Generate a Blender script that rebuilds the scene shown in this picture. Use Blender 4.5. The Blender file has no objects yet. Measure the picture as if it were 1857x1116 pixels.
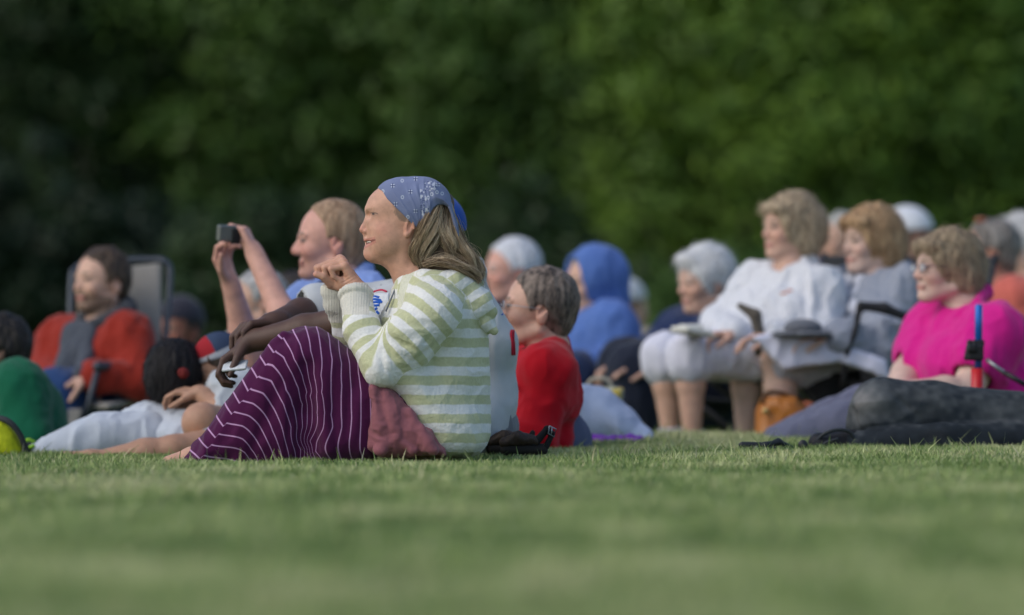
import bpy, math, random
import numpy as np
from mathutils import Vector
R = math.radians
rng = np.random.default_rng(7)
random.seed(7)
sc = bpy.context.scene
# ------------------------------------------------------------------ camera
F = 9800.0; CX = 928.5; YH = 600.0; H0 = 0.39      # focal length in photo pixels, horizon row, lens height
cam = bpy.data.cameras.new('camera'); camo = bpy.data.objects.new('camera', cam); sc.collection.objects.link(camo)
cam.sensor_width = 36.0; cam.lens = 36.0 * F / 1857.0
cam.clip_start = 0.5; cam.clip_end = 500.0
camo.location = (0, 0, H0)
camo.rotation_euler = (R(90) + math.atan((YH - 558.0) / F), 0, 0)
cam.dof.use_dof = True; cam.dof.focus_distance = 15.95; cam.dof.aperture_fstop = 1.75
sc.camera = camo
# ------------------------------------------------------------------ sky, sun, exposure
SUN_EL, SUN_AZ = 42.0, -62.0                        # degrees; azimuth from +Y, negative to the left
w = bpy.data.worlds.new('World'); sc.world = w; w.use_nodes = True
nt = w.node_tree; nt.nodes.clear()
sky = nt.nodes.new('ShaderNodeTexSky'); sky.sky_type = 'NISHITA'; sky.sun_disc = False
sky.sun_elevation = R(SUN_EL); sky.sun_rotation = R(SUN_AZ)
sky.air_density = 1.0; sky.dust_density = 2.0; sky.ozone_density = 1.0
bg = nt.nodes.new('ShaderNodeBackground'); bg.inputs[1].default_value = 0.14
wo = nt.nodes.new('ShaderNodeOutputWorld')
nt.links.new(sky.outputs[0], bg.inputs[0]); nt.links.new(bg.outputs[0], wo.inputs[0])
sun = bpy.data.lights.new('sun', 'SUN'); sun.energy = 0.7; sun.angle = R(45); sun.color = (1.0, 0.93, 0.83)
so = bpy.data.objects.new('sun', sun); sc.collection.objects.link(so)
_d = Vector((math.sin(R(SUN_AZ)) * math.cos(R(SUN_EL)), -math.cos(R(SUN_AZ)) * math.cos(R(SUN_EL)), math.sin(R(SUN_EL))))
so.rotation_euler = _d.to_track_quat('Z', 'Y').to_euler()
sky.sun_rotation = math.atan2(_d.x, _d.y)
sc.view_settings.view_transform = 'Standard'; sc.view_settings.look = 'None'
sc.view_settings.exposure = 0.30; sc.view_settings.gamma = 1.0
sc.cycles.max_bounces = 5; sc.cycles.diffuse_bounces = 3; sc.cycles.transparent_max_bounces = 8
sc.cycles.use_denoising = True

# ------------------------------------------------------------------ helpers: points
def at(px, py, D):
    return np.array([(px - CX) * D / F, D, H0 + (YH - py) * D / F])
def crest(x): return np.where(x > 0.15, 19.3, np.clip(18.0 + (x + 0.6) * 1.7, 17.2, 19.3))
def ground(x, y):
    x = np.asarray(x, float); y = np.asarray(y, float)
    z = 0.016 * np.minimum(x, 0.0).clip(-3, 0) + 0.008 * np.sin(x * 2.1 + y * .7) * np.clip((y - 8) / 8, 0, 1) * (y < 22)
    t = np.clip((y - crest(x)) / 2.2, 0, 1); t = t * t * (3 - 2 * t)
    z = z - 0.26 * t - 0.012 * np.clip(y - 22, 0, 25)
    return z
# ------------------------------------------------------------------ helpers: noise
_T = rng.random((32, 32, 32)).astype(np.float32)
def vnoise(P, s):
    Q = np.asarray(P, np.float32) / s
    i = np.floor(Q).astype(np.int64); f = (Q - i); f = f * f * (3 - 2 * f)
    a = i & 31; b = (i + 1) & 31
    r = 0
    for dx in (0, 1):
        for dy in (0, 1):
            for dz in (0, 1):
                r = r + _T[(b if dx else a)[:, 0], (b if dy else a)[:, 1], (b if dz else a)[:, 2]] * \
                    (f[:, 0] if dx else 1 - f[:, 0]) * (f[:, 1] if dy else 1 - f[:, 1]) * (f[:, 2] if dz else 1 - f[:, 2])
    return r * 2 - 1
# ------------------------------------------------------------------ sculpting with distance fields
class Pr:
    def __init__(s, f, c, r, k=0.01, sub=False, g=0):
        s.f, s.c, s.r, s.k, s.sub, s.g = f, np.asarray(c, np.float32), r, k, sub, g
def cone(a, b, r1, r2, k=0.01, sub=False, g=0):
    a = np.asarray(a, np.float32); b = np.asarray(b, np.float32); ba = b - a; L = float(ba @ ba) + 1e-12
    def f(P):
        pa = P - a; t = np.clip(pa @ ba / L, 0, 1)
        return np.sqrt(((pa - t[:, None] * ba) ** 2).sum(1)) - (r1 + (r2 - r1) * t)
    return Pr(f, (a + b) / 2, math.sqrt(L) / 2 + max(r1, r2), k, sub, g)
def ell(c, r, M=None, k=0.01, sub=False, g=0):
    c = np.asarray(c, np.float32); r = np.asarray(r if hasattr(r, '__len__') else (r, r, r), np.float32)
    M = np.eye(3, dtype=np.float32) if M is None else np.asarray(M, np.float32)   # rows = local axes
    def f(P):
        q = (P - c) @ M.T
        k0 = np.sqrt(((q / r) ** 2).sum(1)); k1 = np.sqrt(((q / (r * r)) ** 2).sum(1)) + 1e-9
        return k0 * (k0 - 1) / k1
    return Pr(f, c, float(r.max()), k, sub, g)
def boxp(c, h, M=None, rd=0.005, k=0.005, sub=False, g=0):
    c = np.asarray(c, np.float32); h = np.asarray(h, np.float32)
    M = np.eye(3, dtype=np.float32) if M is None else np.asarray(M, np.float32)
    def f(P):
        q = np.abs((P - c) @ M.T) - (h - rd)
        return np.sqrt((np.maximum(q, 0) ** 2).sum(1)) + np.minimum(q.max(1), 0) - rd
    return Pr(f, c, float(np.linalg.norm(h)), k, sub, g)
def poly2(X, Z, V):
    d = np.full(X.shape, 1e9, np.float32); s = np.ones(X.shape, bool)
    n = len(V); inside = np.zeros(X.shape, bool)
    for i in range(n):
        ax, az = V[i]; bx, bz = V[(i + 1) % n]
        ex, ez = bx - ax, bz - az
        wx, wz = X - ax, Z - az
        t = np.clip((wx * ex + wz * ez) / (ex * ex + ez * ez + 1e-12), 0, 1)
        d = np.minimum(d, (wx - t * ex) ** 2 + (wz - t * ez) ** 2)
        c = ((az > Z) != (bz > Z)) & (X < ex * (Z - az) / (bz - az + 1e-12) + ax)
        inside ^= c
    d = np.sqrt(d); return np.where(inside, -d, d)
def pillow(pts, D, y, T, r, k=0.01, sub=False, g=0):
    """closed outline (photo px at distance D) given real thickness 2T around depth y, edges rounded by r"""
    V = [(float(at(a, b, D)[0]), float(at(a, b, D)[2])) for a, b in pts]
    A = np.array(V); c = np.array([A[:, 0].mean(), y, A[:, 1].mean()])
    rad = float(np.sqrt(((A - A.mean(0)) ** 2).sum(1)).max()) + T
    def f(P):
        q0 = poly2(P[:, 0], P[:, 2], V) + r; q1 = np.abs(P[:, 1] - y) - T + r
        return np.minimum(np.maximum(q0, q1), 0) + np.sqrt(np.maximum(q0, 0) ** 2 + np.maximum(q1, 0) ** 2) - r
    return Pr(f, c, rad, k, sub, g)
def half(p, n, k=0.004):
    """cut away everything on the +n side of the plane through p"""
    p = np.asarray(p, np.float32); n = np.asarray(n, np.float32); n = n / np.linalg.norm(n)
    q = Pr(lambda P: -((P - p) @ n), p, 50.0, k, True); q.inf = True
    return q
def sdf(prims, P, g=None):
    d = np.full(len(P), 1e3, np.float32)
    for p in prims:
        if g is not None and p.g != g: continue
        b = p.f(P); d = comb(d, b, p)
    return d
def comb(a, b, p):
    k = max(p.k, 1e-5)
    if p.sub:
        b = -b; h = np.clip(.5 - .5 * (b - a) / k, 0, 1)
        return b + (a - b) * h + k * h * (1 - h)
    h = np.clip(.5 + .5 * (b - a) / k, 0, 1)
    return b + (a - b) * h - k * h * (1 - h)
def nets(prims, h, smooth=1):
    prims = [p for p in prims if p]
    lo = np.min([p.c - p.r for p in prims if not p.sub], 0) - 3 * h
    hi = np.max([p.c + p.r for p in prims if not p.sub], 0) + 3 * h
    B = 8; nb = np.ceil((hi - lo) / (h * B)).astype(int) + 1
    n = nb * B
    bi = np.stack(np.meshgrid(*[np.arange(m) for m in nb], indexing='ij'), -1).reshape(-1, 3)
    cen = (lo + (bi * B + (B - 1) / 2) * h).astype(np.float32)
    rad = h * B * 0.9
    dc = sdf(prims, cen)
    act = np.abs(dc) < rad * 1.5 + 0.004
    D = np.empty(n, np.float32).reshape(nb[0], B, nb[1], B, nb[2], B)
    D[:] = np.where(dc < 0, -1, 1).reshape(nb[0], 1, nb[1], 1, nb[2], 1)
    ab = bi[act]; ac = cen[act]
    off = np.stack(np.meshgrid(*[np.arange(B)] * 3, indexing='ij'), -1).reshape(-1, 3)
    vals = np.full((len(ab), B ** 3), 1e3, np.float32)
    for p in prims:
        pc = p.f(ac)
        sel = np.nonzero(pc < rad * 1.4 + p.k + 0.004)[0]
        if not len(sel): continue
        for s0 in range(0, len(sel), 3000):
            ss = sel[s0:s0 + 3000]
            pts = (lo + (ab[ss][:, None, :] * B + off[None]) * h).astype(np.float32).reshape(-1, 3)
            vals[ss] = comb(vals[ss].reshape(-1), p.f(pts), p).reshape(len(ss), -1)
    D[ab[:, 0], :, ab[:, 1], :, ab[:, 2], :] = vals.reshape(-1, B, B, B)
    D = D.reshape(n)
    S = D < 0
    cnt = np.zeros(n - 1, np.uint8)
    for a in (0, 1):
        for b in (0, 1):
            for c in (0, 1):
                cnt += S[a:n[0] - 1 + a, b:n[1] - 1 + b, c:n[2] - 1 + c]
    ce = np.argwhere((cnt > 0) & (cnt < 8))
    idx = np.full(n - 1, -1, np.int32); idx[ce[:, 0], ce[:, 1], ce[:, 2]] = np.arange(len(ce))
    acc = np.zeros((len(ce), 3)); num = np.zeros(len(ce))
    cr = {}
    for a in (0, 1):
        for b in (0, 1):
            for c in (0, 1):
                cr[a, b, c] = D[ce[:, 0] + a, ce[:, 1] + b, ce[:, 2] + c]
    for k0 in cr:
        for ax in range(3):
            if k0[ax]: continue
            k1 = list(k0); k1[ax] = 1; k1 = tuple(k1)
            d0, d1 = cr[k0], cr[k1]; m = (d0 < 0) != (d1 < 0)
            t = np.where(m, d0 / (d0 - d1 + 1e-20), 0)
            for j in range(3):
                acc[:, j] += np.where(m, k0[j] + (t if j == ax else 0), 0)
            num += m
    V = lo + (ce + acc / num[:, None]) * h
    Q = []
    for ax in range(3):
        sl0 = [slice(0, -1)] * 3; sl1 = [slice(0, -1)] * 3
        sl1[ax] = slice(1, None)
        A = S[tuple(slice(0, n[j] - 1) for j in range(3))]
        Bm = S[tuple(slice(1, n[j]) if j == ax else slice(0, n[j] - 1) for j in range(3))]
        e = np.argwhere(A != Bm)
        o1, o2 = [(1, 2), (2, 0), (0, 1)][ax]
        e = e[(e[:, o1] > 0) & (e[:, o2] > 0)]
        fl = A[e[:, 0], e[:, 1], e[:, 2]]
        def g(d1, d2):
            q = e.copy(); q[:, o1] -= d1; q[:, o2] -= d2
            return idx[q[:, 0], q[:, 1], q[:, 2]]
        q = np.stack([g(1, 1), g(0, 1), g(0, 0), g(1, 0)], 1)
        q[~fl] = q[~fl][:, ::-1]
        Q.append(q)
    Q = np.concatenate(Q); Q = Q[(Q >= 0).all(1)]
    for _ in range(smooth):
        V = relax(V, Q, .5)
    return V, Q
def relax(V, Q, lam):
    E = np.concatenate([Q[:, [0, 1]], Q[:, [1, 2]], Q[:, [2, 3]], Q[:, [3, 0]]])
    i = np.concatenate([E[:, 0], E[:, 1]]); j = np.concatenate([E[:, 1], E[:, 0]])
    n = np.bincount(i, minlength=len(V)).clip(1)
    A = np.stack([np.bincount(i, V[j, c], minlength=len(V)) for c in range(3)], 1) / n[:, None]
    return V + (A - V) * lam
def normals(V, Q):
    N = np.cross(V[Q[:, 2]] - V[Q[:, 0]], V[Q[:, 3]] - V[Q[:, 1]])
    r = np.zeros_like(V)
    for c in range(Q.shape[1]):
        for j in range(3): r[:, j] += np.bincount(Q[:, c], N[:, j], minlength=len(V))
    return r / (np.linalg.norm(r, axis=1)[:, None] + 1e-12)
def push(VQ, fn):
    V, Q = VQ; N = normals(V, Q); return V + N * np.asarray(fn(V, N))[:, None], Q
def folds(amp=.006, s=.07, st=(1, 1, .45), seed=0):
    def f(V, N):
        P = V * np.array(st) + seed * 3.1
        wv = P + .5 * s * np.stack([vnoise(P + 5, s), vnoise(P + 9, s), vnoise(P + 13, s)], 1)
        return amp * (1 - 2 * np.abs(vnoise(wv, s))) + amp * .4 * vnoise(P, s * .35)
    return f
def merge(L):
    Vs, Qs, n = [], [], 0
    for V, Q in L:
        Vs.append(V); Qs.append(Q + n); n += len(V)
    return np.concatenate(Vs), np.concatenate(Qs)
# ------------------------------------------------------------------ meshes and objects
COL = sc.collection
def mk(name, VQ, mat, parent=None, attrs=None, flat=False):
    V, Q = VQ; V = np.asarray(V, np.float64)
    base = np.array(parent['_w']) if parent is not None and '_w' in parent else np.zeros(3)
    m = bpy.data.meshes.new(name)
    if isinstance(Q, list):
        m.from_pydata((V - base).tolist(), [], [list(map(int, q)) for q in Q])
    else:
        k = Q.shape[1]
        m.vertices.add(len(V)); m.vertices.foreach_set('co', (V - base).astype(np.float32).ravel())
        m.loops.add(Q.size); m.loops.foreach_set('vertex_index', Q.astype(np.int32).ravel())
        m.polygons.add(len(Q)); m.polygons.foreach_set('loop_start', np.arange(0, Q.size, k, dtype=np.int32))
        try: m.polygons.foreach_set('loop_total', np.full(len(Q), k, np.int32))
        except Exception: pass
        m.update(calc_edges=True)
    if not flat: m.polygons.foreach_set('use_smooth', np.ones(len(m.polygons), bool))
    for a, v in (attrs or {}).items():
        v = np.asarray(v, np.float32)
        if v.ndim == 1:
            at_ = m.attributes.new(a, 'FLOAT', 'POINT'); at_.data.foreach_set('value', v)
        else:
            if v.shape[1] == 3: v = np.concatenate([v, np.ones((len(v), 1), np.float32)], 1)
            at_ = m.attributes.new(a, 'FLOAT_COLOR', 'POINT'); at_.data.foreach_set('color', v.ravel())
    m.materials.append(mat); m.update()
    o = bpy.data.objects.new(name, m); COL.objects.link(o)
    if parent is not None:
        o.parent = parent; o['_w'] = base.tolist()
    return o
def thing(name, label, cat, loc, group=None):
    o = bpy.data.objects.new(name, None); COL.objects.link(o); o.location = [float(v) for v in loc]
    o['label'] = label; o['category'] = cat; o['_w'] = [float(v) for v in loc]; o.empty_display_size = .1
    if group: o['group'] = group
    return o
def tag(o, label, cat, group=None):
    o['label'] = label; o['category'] = cat
    if group: o['group'] = group
    return o
def tube(P, r, n=8, close=True):
    P = np.asarray(P, float); m = len(P); r = np.full(m, r) if not hasattr(r, '__len__') else np.asarray(r)
    T = np.gradient(P, axis=0); T /= np.linalg.norm(T, axis=1)[:, None] + 1e-12
    u = np.cross(T, [0.13, 0.21, 0.97]); 
    bad = np.linalg.norm(u, axis=1) < .15; u[bad] = np.cross(T[bad], [1, 0, 0])
    u /= np.linalg.norm(u, axis=1)[:, None]; v = np.cross(T, u)
    a = np.arange(n) * 2 * np.pi / n
    V = P[:, None] + r[:, None, None] * (u[:, None] * np.cos(a)[None, :, None] + v[:, None] * np.sin(a)[None, :, None])
    V = V.reshape(-1, 3)
    i = np.arange(m - 1)[:, None] * n; j = np.arange(n)[None]
    Q = np.stack([i + j, i + (j + 1) % n, i + n + (j + 1) % n, i + n + j], -1).reshape(-1, 4)
    if close:
        V = np.concatenate([V, P[:1], P[-1:]]); c0, c1 = len(V) - 2, len(V) - 1
        k = np.arange(n)
        Q = np.concatenate([Q, np.stack([(k + 1) % n, k, np.full(n, c0), np.full(n, c0)], 1),
                            np.stack([(m - 1) * n + k, (m - 1) * n + (k + 1) % n, np.full(n, c1), np.full(n, c1)], 1)])
        Q = [tuple(dict.fromkeys(map(int, q))) for q in Q]
    return V, Q
def tubes(L, n=8):
    Vs, Qs, m = [], [], 0
    for P, r in L:
        V, Q = tube(P, r, n); Vs.append(V); Qs += [tuple(i + m for i in q) for q in Q]; m += len(V)
    return np.concatenate(Vs), Qs
def spline(P, n=24):
    P = np.asarray(P, float); m = len(P); t = np.linspace(0, m - 1, n); i = np.clip(t.astype(int), 0, m - 2); f = (t - i)[:, None]
    Q = np.concatenate([[2 * P[0] - P[1]], P, [2 * P[-1] - P[-2]]])
    a, b, c, d = Q[i], Q[i + 1], Q[i + 2], Q[i + 3]
    return .5 * (2 * b + (c - a) * f + (2 * a - 5 * b + 4 * c - d) * f ** 2 + (3 * b - 3 * c + d - a) * f ** 3)
# ------------------------------------------------------------------ materials
MATS = {}
def mat(name, col, rough=.85, bump=.15, scale=400., var=.12, vscale=14., attr=None, sheen=0., metal=0., spec=.3, sss=0., stretch=None):
    if name in MATS: return MATS[name]
    m = bpy.data.materials.new(name); m.use_nodes = True; MATS[name] = m
    n = m.node_tree.nodes; l = m.node_tree.links; b = n['Principled BSDF']
    b.inputs['Roughness'].default_value = rough; b.inputs['Metallic'].default_value = metal
    b.inputs['Specular IOR Level'].default_value = spec
    b.inputs['Sheen Weight'].default_value = sheen
    if sss:
        b.inputs['Subsurface Weight'].default_value = sss; b.inputs['Subsurface Radius'].default_value = (1., .4, .25)
        b.inputs['Subsurface Scale'].default_value = .008
    tc = n.new('ShaderNodeTexCoord'); mp = n.new('ShaderNodeMapping'); l.new(tc.outputs['Object'], mp.inputs[0])
    if stretch: mp.inputs['Scale'].default_value = stretch
    nz = n.new('ShaderNodeTexNoise'); nz.inputs['Scale'].default_value = vscale; nz.inputs['Detail'].default_value = 5
    l.new(mp.outputs[0], nz.inputs[0])
    mx = n.new('ShaderNodeMix'); mx.data_type = 'RGBA'; mx.blend_type = 'MULTIPLY'
    rp = n.new('ShaderNodeMapRange'); rp.inputs[3].default_value = 1 - var * 2; rp.inputs[4].default_value = 1 + var * 2
    l.new(nz.outputs[0], rp.inputs[0])
    mx.inputs[0].default_value = 1
    if attr:
        an = n.new('ShaderNodeAttribute'); an.attribute_name = attr; l.new(an.outputs['Color'], mx.inputs[6])
    else: mx.inputs[6].default_value = (*col, 1)
    l.new(rp.outputs[0], mx.inputs[7]); l.new(mx.outputs[2], b.inputs['Base Color'])
    if bump:
        n2 = n.new('ShaderNodeTexNoise'); n2.inputs['Scale'].default_value = scale; n2.inputs['Detail'].default_value = 3
        l.new(mp.outputs[0], n2.inputs[0])
        bp = n.new('ShaderNodeBump'); bp.inputs['Strength'].default_value = bump; bp.inputs['Distance'].default_value = .003
        l.new(n2.outputs[0], bp.inputs['Height']); l.new(bp.outputs[0], b.inputs['Normal'])
    m['_mix'] = mx.name
    return m
def striped(name, ca, cb, width, attr='stripe', mask='plain', cp=None, soft=.04, **kw):
    """two-colour stripes along a woven-in coordinate stored on the cloth; 'plain' blends to a third colour"""
    m = mat(name, ca, **kw)
    n = m.node_tree.nodes; l = m.node_tree.links
    a = n.new('ShaderNodeAttribute'); a.attribute_name = attr
    fr = n.new('ShaderNodeMath'); fr.operation = 'FRACT'; l.new(a.outputs['Fac'], fr.inputs[0])
    s = n.new('ShaderNodeMath'); s.operation = 'SUBTRACT'; l.new(fr.outputs[0], s.inputs[0]); s.inputs[1].default_value = .5
    ab = n.new('ShaderNodeMath'); ab.operation = 'ABSOLUTE'; l.new(s.outputs[0], ab.inputs[0])
    mr = n.new('ShaderNodeMapRange'); l.new(ab.outputs[0], mr.inputs[0])
    mr.inputs[1].default_value = width / 2 - soft; mr.inputs[2].default_value = width / 2 + soft
    mr.inputs[3].default_value = 1; mr.inputs[4].default_value = 0
    c = n.new('ShaderNodeMix'); c.data_type = 'RGBA'; l.new(mr.outputs[0], c.inputs[0])
    c.inputs[6].default_value = (*ca, 1); c.inputs[7].default_value = (*cb, 1)
    out = c.outputs[2]
    if cp:
        a2 = n.new('ShaderNodeAttribute'); a2.attribute_name = mask
        c2 = n.new('ShaderNodeMix'); c2.data_type = 'RGBA'; l.new(a2.outputs['Fac'], c2.inputs[0])
        l.new(out, c2.inputs[6]); c2.inputs[7].default_value = (*cp, 1); out = c2.outputs[2]
    l.new(out, n[m['_mix']].inputs[6])
    return m
def skin_mat(): return mat('skin', (.5, .3, .22), rough=.52, bump=.14, scale=500, var=.11, vscale=45, attr='Col', spec=.35, sss=.12)
def hair_mat(): return mat('hair', (.3, .2, .1), rough=.6, bump=.5, scale=260, var=.3, vscale=90, attr='Col', spec=.3, stretch=(1, 1, .25))
def cloth(name, col, **kw):
    kw = {**dict(rough=.9, bump=.25, scale=500, var=.06, vscale=20, sheen=.15, spec=.15), **kw}
    return mat(name, col, **kw)
# ------------------------------------------------------------------ body builders
def unit(v): v = np.asarray(v, float); return v / (np.linalg.norm(v) + 1e-12)
def frame(yaw, pitch=0., roll=0.):
    """rows = forward, left, up.  yaw 0 faces the photo's left, positive turns towards the camera"""
    y, p, r = R(yaw), R(pitch), R(roll)
    f = np.array([-math.cos(y) * math.cos(p), -math.sin(y) * math.cos(p), math.sin(p)])
    l = unit(np.cross([0, 0, 1], f)); u = np.cross(f, l)
    l2 = l * math.cos(r) + u * math.sin(r); u2 = np.cross(f, l2)
    return np.array([f, l2, u2])
def bonefrm(up, right):
    u = unit(up); r = unit(np.asarray(right) - np.dot(right, u) * u); return np.array([r, np.cross(u, r), u])
def head_prims(O, M, s=1., nose=1., jaw=1., cheek=1., brow=1., glasses=False, chin=1., mouth='closed'):
    L = lambda x, y, z: O + s * (x * M[0] + y * M[1] + z * M[2])
    P = [ell(L(-.016, 0, .138), np.array([.095, .077, .09]) * s, M, k=.02 * s),
         ell(L(.030, 0, .120), np.array([.054, .062, .078]) * s, M, k=.02 * s),
         ell(L(.034, 0, .072), np.array([.050, .052 * jaw, .062]) * s, M, k=.02 * s),
         cone(L(.072, 0, .020), L(.060, 0, .024), .017 * s * chin, .02 * s, k=.018 * s)]
    for y in (-1, 1):
        P += [cone(L(-.012, y * .050 * jaw, .052), L(.058, y * .016, .018), .020 * s * jaw, .016 * s, k=.022 * s),
              ell(L(.054, y * .036, .083), np.array([.026, .022, .022]) * s * cheek, M, k=.014 * s),
              cone(L(.083, y * .010, .128), L(.070, y * .044, .130), .008 * s * brow, .007 * s, k=.010 * s),
              ell(L(.091, y * .030, .114), np.array([.014, .017, .010]) * s, M, k=.010 * s, sub=True),
              ell(L(.070, y * .030, .113), .0135 * s, k=.003 * s),
              cone(L(.081, y * .018, .117), L(.077, y * .041, .117), .0042 * s, .0036 * s, k=.004 * s),
              cone(L(.080, y * .019, .107), L(.076, y * .040, .108), .0036 * s, .003 * s, k=.005 * s),
              ell(L(.088, y * .0115 * nose, .080), .0082 * s * nose, k=.006 * s),
              ell(L(-.018, y * .075, .098), np.array([.017, .009, .031]) * s, M, k=.006 * s),
              cone(L(-.022, y * .082, .114), L(-.008, y * .084, .096), .009 * s, .006 * s, k=.004 * s, sub=True)]
    P += [cone(L(.082, 0, .118), L(.096, 0, .085), .0082 * s, .0115 * s * nose, k=.009 * s),
          cone(L(.079, -.018, .048), L(.079, .018, .048), .0070 * s, .0070 * s, k=.008 * s),
          cone(L(.0805, -.018, .0535), L(.0805, .018, .0535), .0046 * s, .0046 * s, k=.007 * s),
          cone(L(.0795, -.014, .0415), L(.0795, .014, .0415), .0052 * s, .0052 * s, k=.007 * s)]
    op = {'closed': .0022, 'open': .0055}[mouth]
    P.append(cone(L(.098, 0, .047), L(.070, .031, .0495), op * s, .0015 * s, k=.003 * s, sub=True))
    P.append(cone(L(.098, 0, .047), L(.070, -.031, .0495), op * s, .0015 * s, k=.003 * s, sub=True))
    return P
def paint_head(V, O, M, s, skin, lip=(.36, .10, .09), browc=(.20, .13, .08), eye=(.05, .05, .06), beard=None, flush=.25):
    q = (V - O) @ M.T / s; C = np.tile(np.array(skin, float), (len(V), 1))
    def mixc(m, c):
        m = np.clip(m, 0, 1)[:, None]; C[:] = C * (1 - m) + np.array(c) * m
    x, y, z = q.T; ya = np.abs(y)
    C[:] = C * (1 + .05 * vnoise(V, .02 * s)[:, None])
    hd = (z > -.05) & (z < .26)
    fl = np.exp(-(((x - .06) / .03) ** 2 + ((ya - .042) / .02) ** 2 + ((z - .08) / .022) ** 2))
    mixc(hd * fl * flush, (skin[0] * 1.05, skin[1] * .62, skin[2] * .6))
    mixc(hd * flush * .8 * np.exp(-(((x - .105) / .018) ** 2 + (z - .082) ** 2 / .012 ** 2)), (skin[0] * 1.05, skin[1] * .65, skin[2] * .62))
    mixc(hd * flush * .8 * (ya > .072) * (np.abs(x + .016) < .024) * (np.abs(z - .098) < .035), (skin[0] * 1.05, skin[1] * .6, skin[2] * .58))
    if beard:
        b = (x > -.01) * (z < .06) * (z > -.01) * np.clip((.062 - z + .35 * (ya - .03).clip(0)) / .012, 0, 1) + \
            (np.abs(z - .058) < .007) * (x > .07) * (ya < .03)
        mixc(b * .75 * (1 + .3 * vnoise(V, .006)), beard)
    mixc((np.abs(z - .0475) < .0115 - .25 * ya.clip(0, .03)) * (x > .070) * (ya < .026) * .7, lip)
    mixc((np.abs(z - (.134 - 6 * (ya - .028).clip(0) ** 2)) < .0045) * (ya > .010) * (ya < .046) * (x > .055) * .85, browc)
    e = ((ya - .031) / .015) ** 2 + ((z - .1125) / .0052) ** 2
    mixc((e < 1) * (x > .06), (.26, .20, .17)); mixc((((ya - .033) / .0085) ** 2 + ((z - .1125) / .0060) ** 2 < 1) * (x > .06), eye)
    mixc((np.abs(z - .1180) < .0028) * (np.abs(ya - .031) < .014) * (x > .06) * .8, browc)
    return C
def hand_prims(W, d, n, side, curl=(30, 40, 30), spread=8., s=1., thumb=(45, 25), k=.0025):
    """W wrist, d towards the knuckles, n out of the palm, side +1/-1 which way the thumb lies"""
    d = unit(d); n = unit(np.asarray(n) - np.dot(n, d) * d); a = np.cross(d, n) * side    # a points to the thumb side
    K = W + d * .088 * s
    P = [cone(W - d * .02 * s, W + d * .02 * s, .024 * s, .024 * s, k=.01 * s)]
    ln = [(.040, .025, .020), (.045, .028, .021), (.041, .026, .020), (.032, .020, .017)]
    for i, o in enumerate((.029, .010, -.010, -.028)):
        p = K + a * o * s - d * (.004 + .007 * abs(i - 1) * (i > 1)) * s
        P.append(cone(W + a * o * .55 * s + d * .012 * s, p, .0135 * s, .0105 * s, k=.008 * s))
        ang = 0.; sp = R(spread * (1.2 - i * .8))
        for j in range(3):
            ang += R(curl[j] if not hasattr(curl[j], '__len__') else curl[j][i])
            dd = (d * math.cos(sp) + a * math.sin(sp)) * math.cos(ang) + n * math.sin(ang)
            q = p + dd * ln[i][j] * s
            P.append(cone(p, q, (.0092 - .0011 * j) * s, (.0085 - .0011 * j) * s, k=k if j else .004 * s)); p = q
    b = W + a * .018 * s + d * .022 * s + n * .004 * s
    t = unit(d * math.cos(R(thumb[0])) + a * math.sin(R(thumb[0])) + n * .35)
    m1 = b + t * .042 * s; t2 = unit(d * math.cos(R(thumb[1])) + a * math.sin(R(thumb[1])) + n * .6)
    m2 = m1 + t2 * .031 * s; m3 = m2 + unit(t2 + d * .3 + n * .2) * .024 * s
    P += [cone(b, m1, .016 * s, .0115 * s, k=.008 * s), cone(m1, m2, .0105 * s, .0095 * s, k=.003 * s), cone(m2, m3, .0095 * s, .0075 * s, k=.003 * s)]
    return P
def arm_prims(S, E, W, g=1., k=.02, gr=0, infl=0.):
    S, E, W = map(np.asarray, (S, E, W)); i = infl
    return [cone(S, E, .050 * g + i, .039 * g + i, k, g=gr), ell(S * .55 + E * .45, (.046 * g + i,) * 3, k=k, g=gr),
            cone(E, E * .6 + W * .4, .040 * g + i, .040 * g + i, k, g=gr), cone(E * .6 + W * .4, W, .040 * g + i, .027 * g + i * .8, k, g=gr)]
def leg_prims(Hh, K, A, g=1., k=.03, infl=0., calf=True):
    Hh, K, A = map(np.asarray, (Hh, K, A)); i = infl
    P = [cone(Hh, K, .088 * g + i, .058 * g + i, k), cone(K, K * .65 + A * .35, .054 * g + i, .058 * g + i, k), cone(K * .65 + A * .35, A, .058 * g + i, .036 * g + i, k)]
    return P
def foot_prims(A, T, s=1., up=(0, 0, 1)):
    A, T = np.asarray(A), np.asarray(T); d = unit(T - A); h = A - d * .05 * s - np.array(up) * .035 * s
    return [cone(A, h, .036 * s, .034 * s, .02), cone(A, T, .038 * s, .028 * s, .02), cone(h, T - np.array(up) * .01, .034 * s, .028 * s, .02)]
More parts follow.
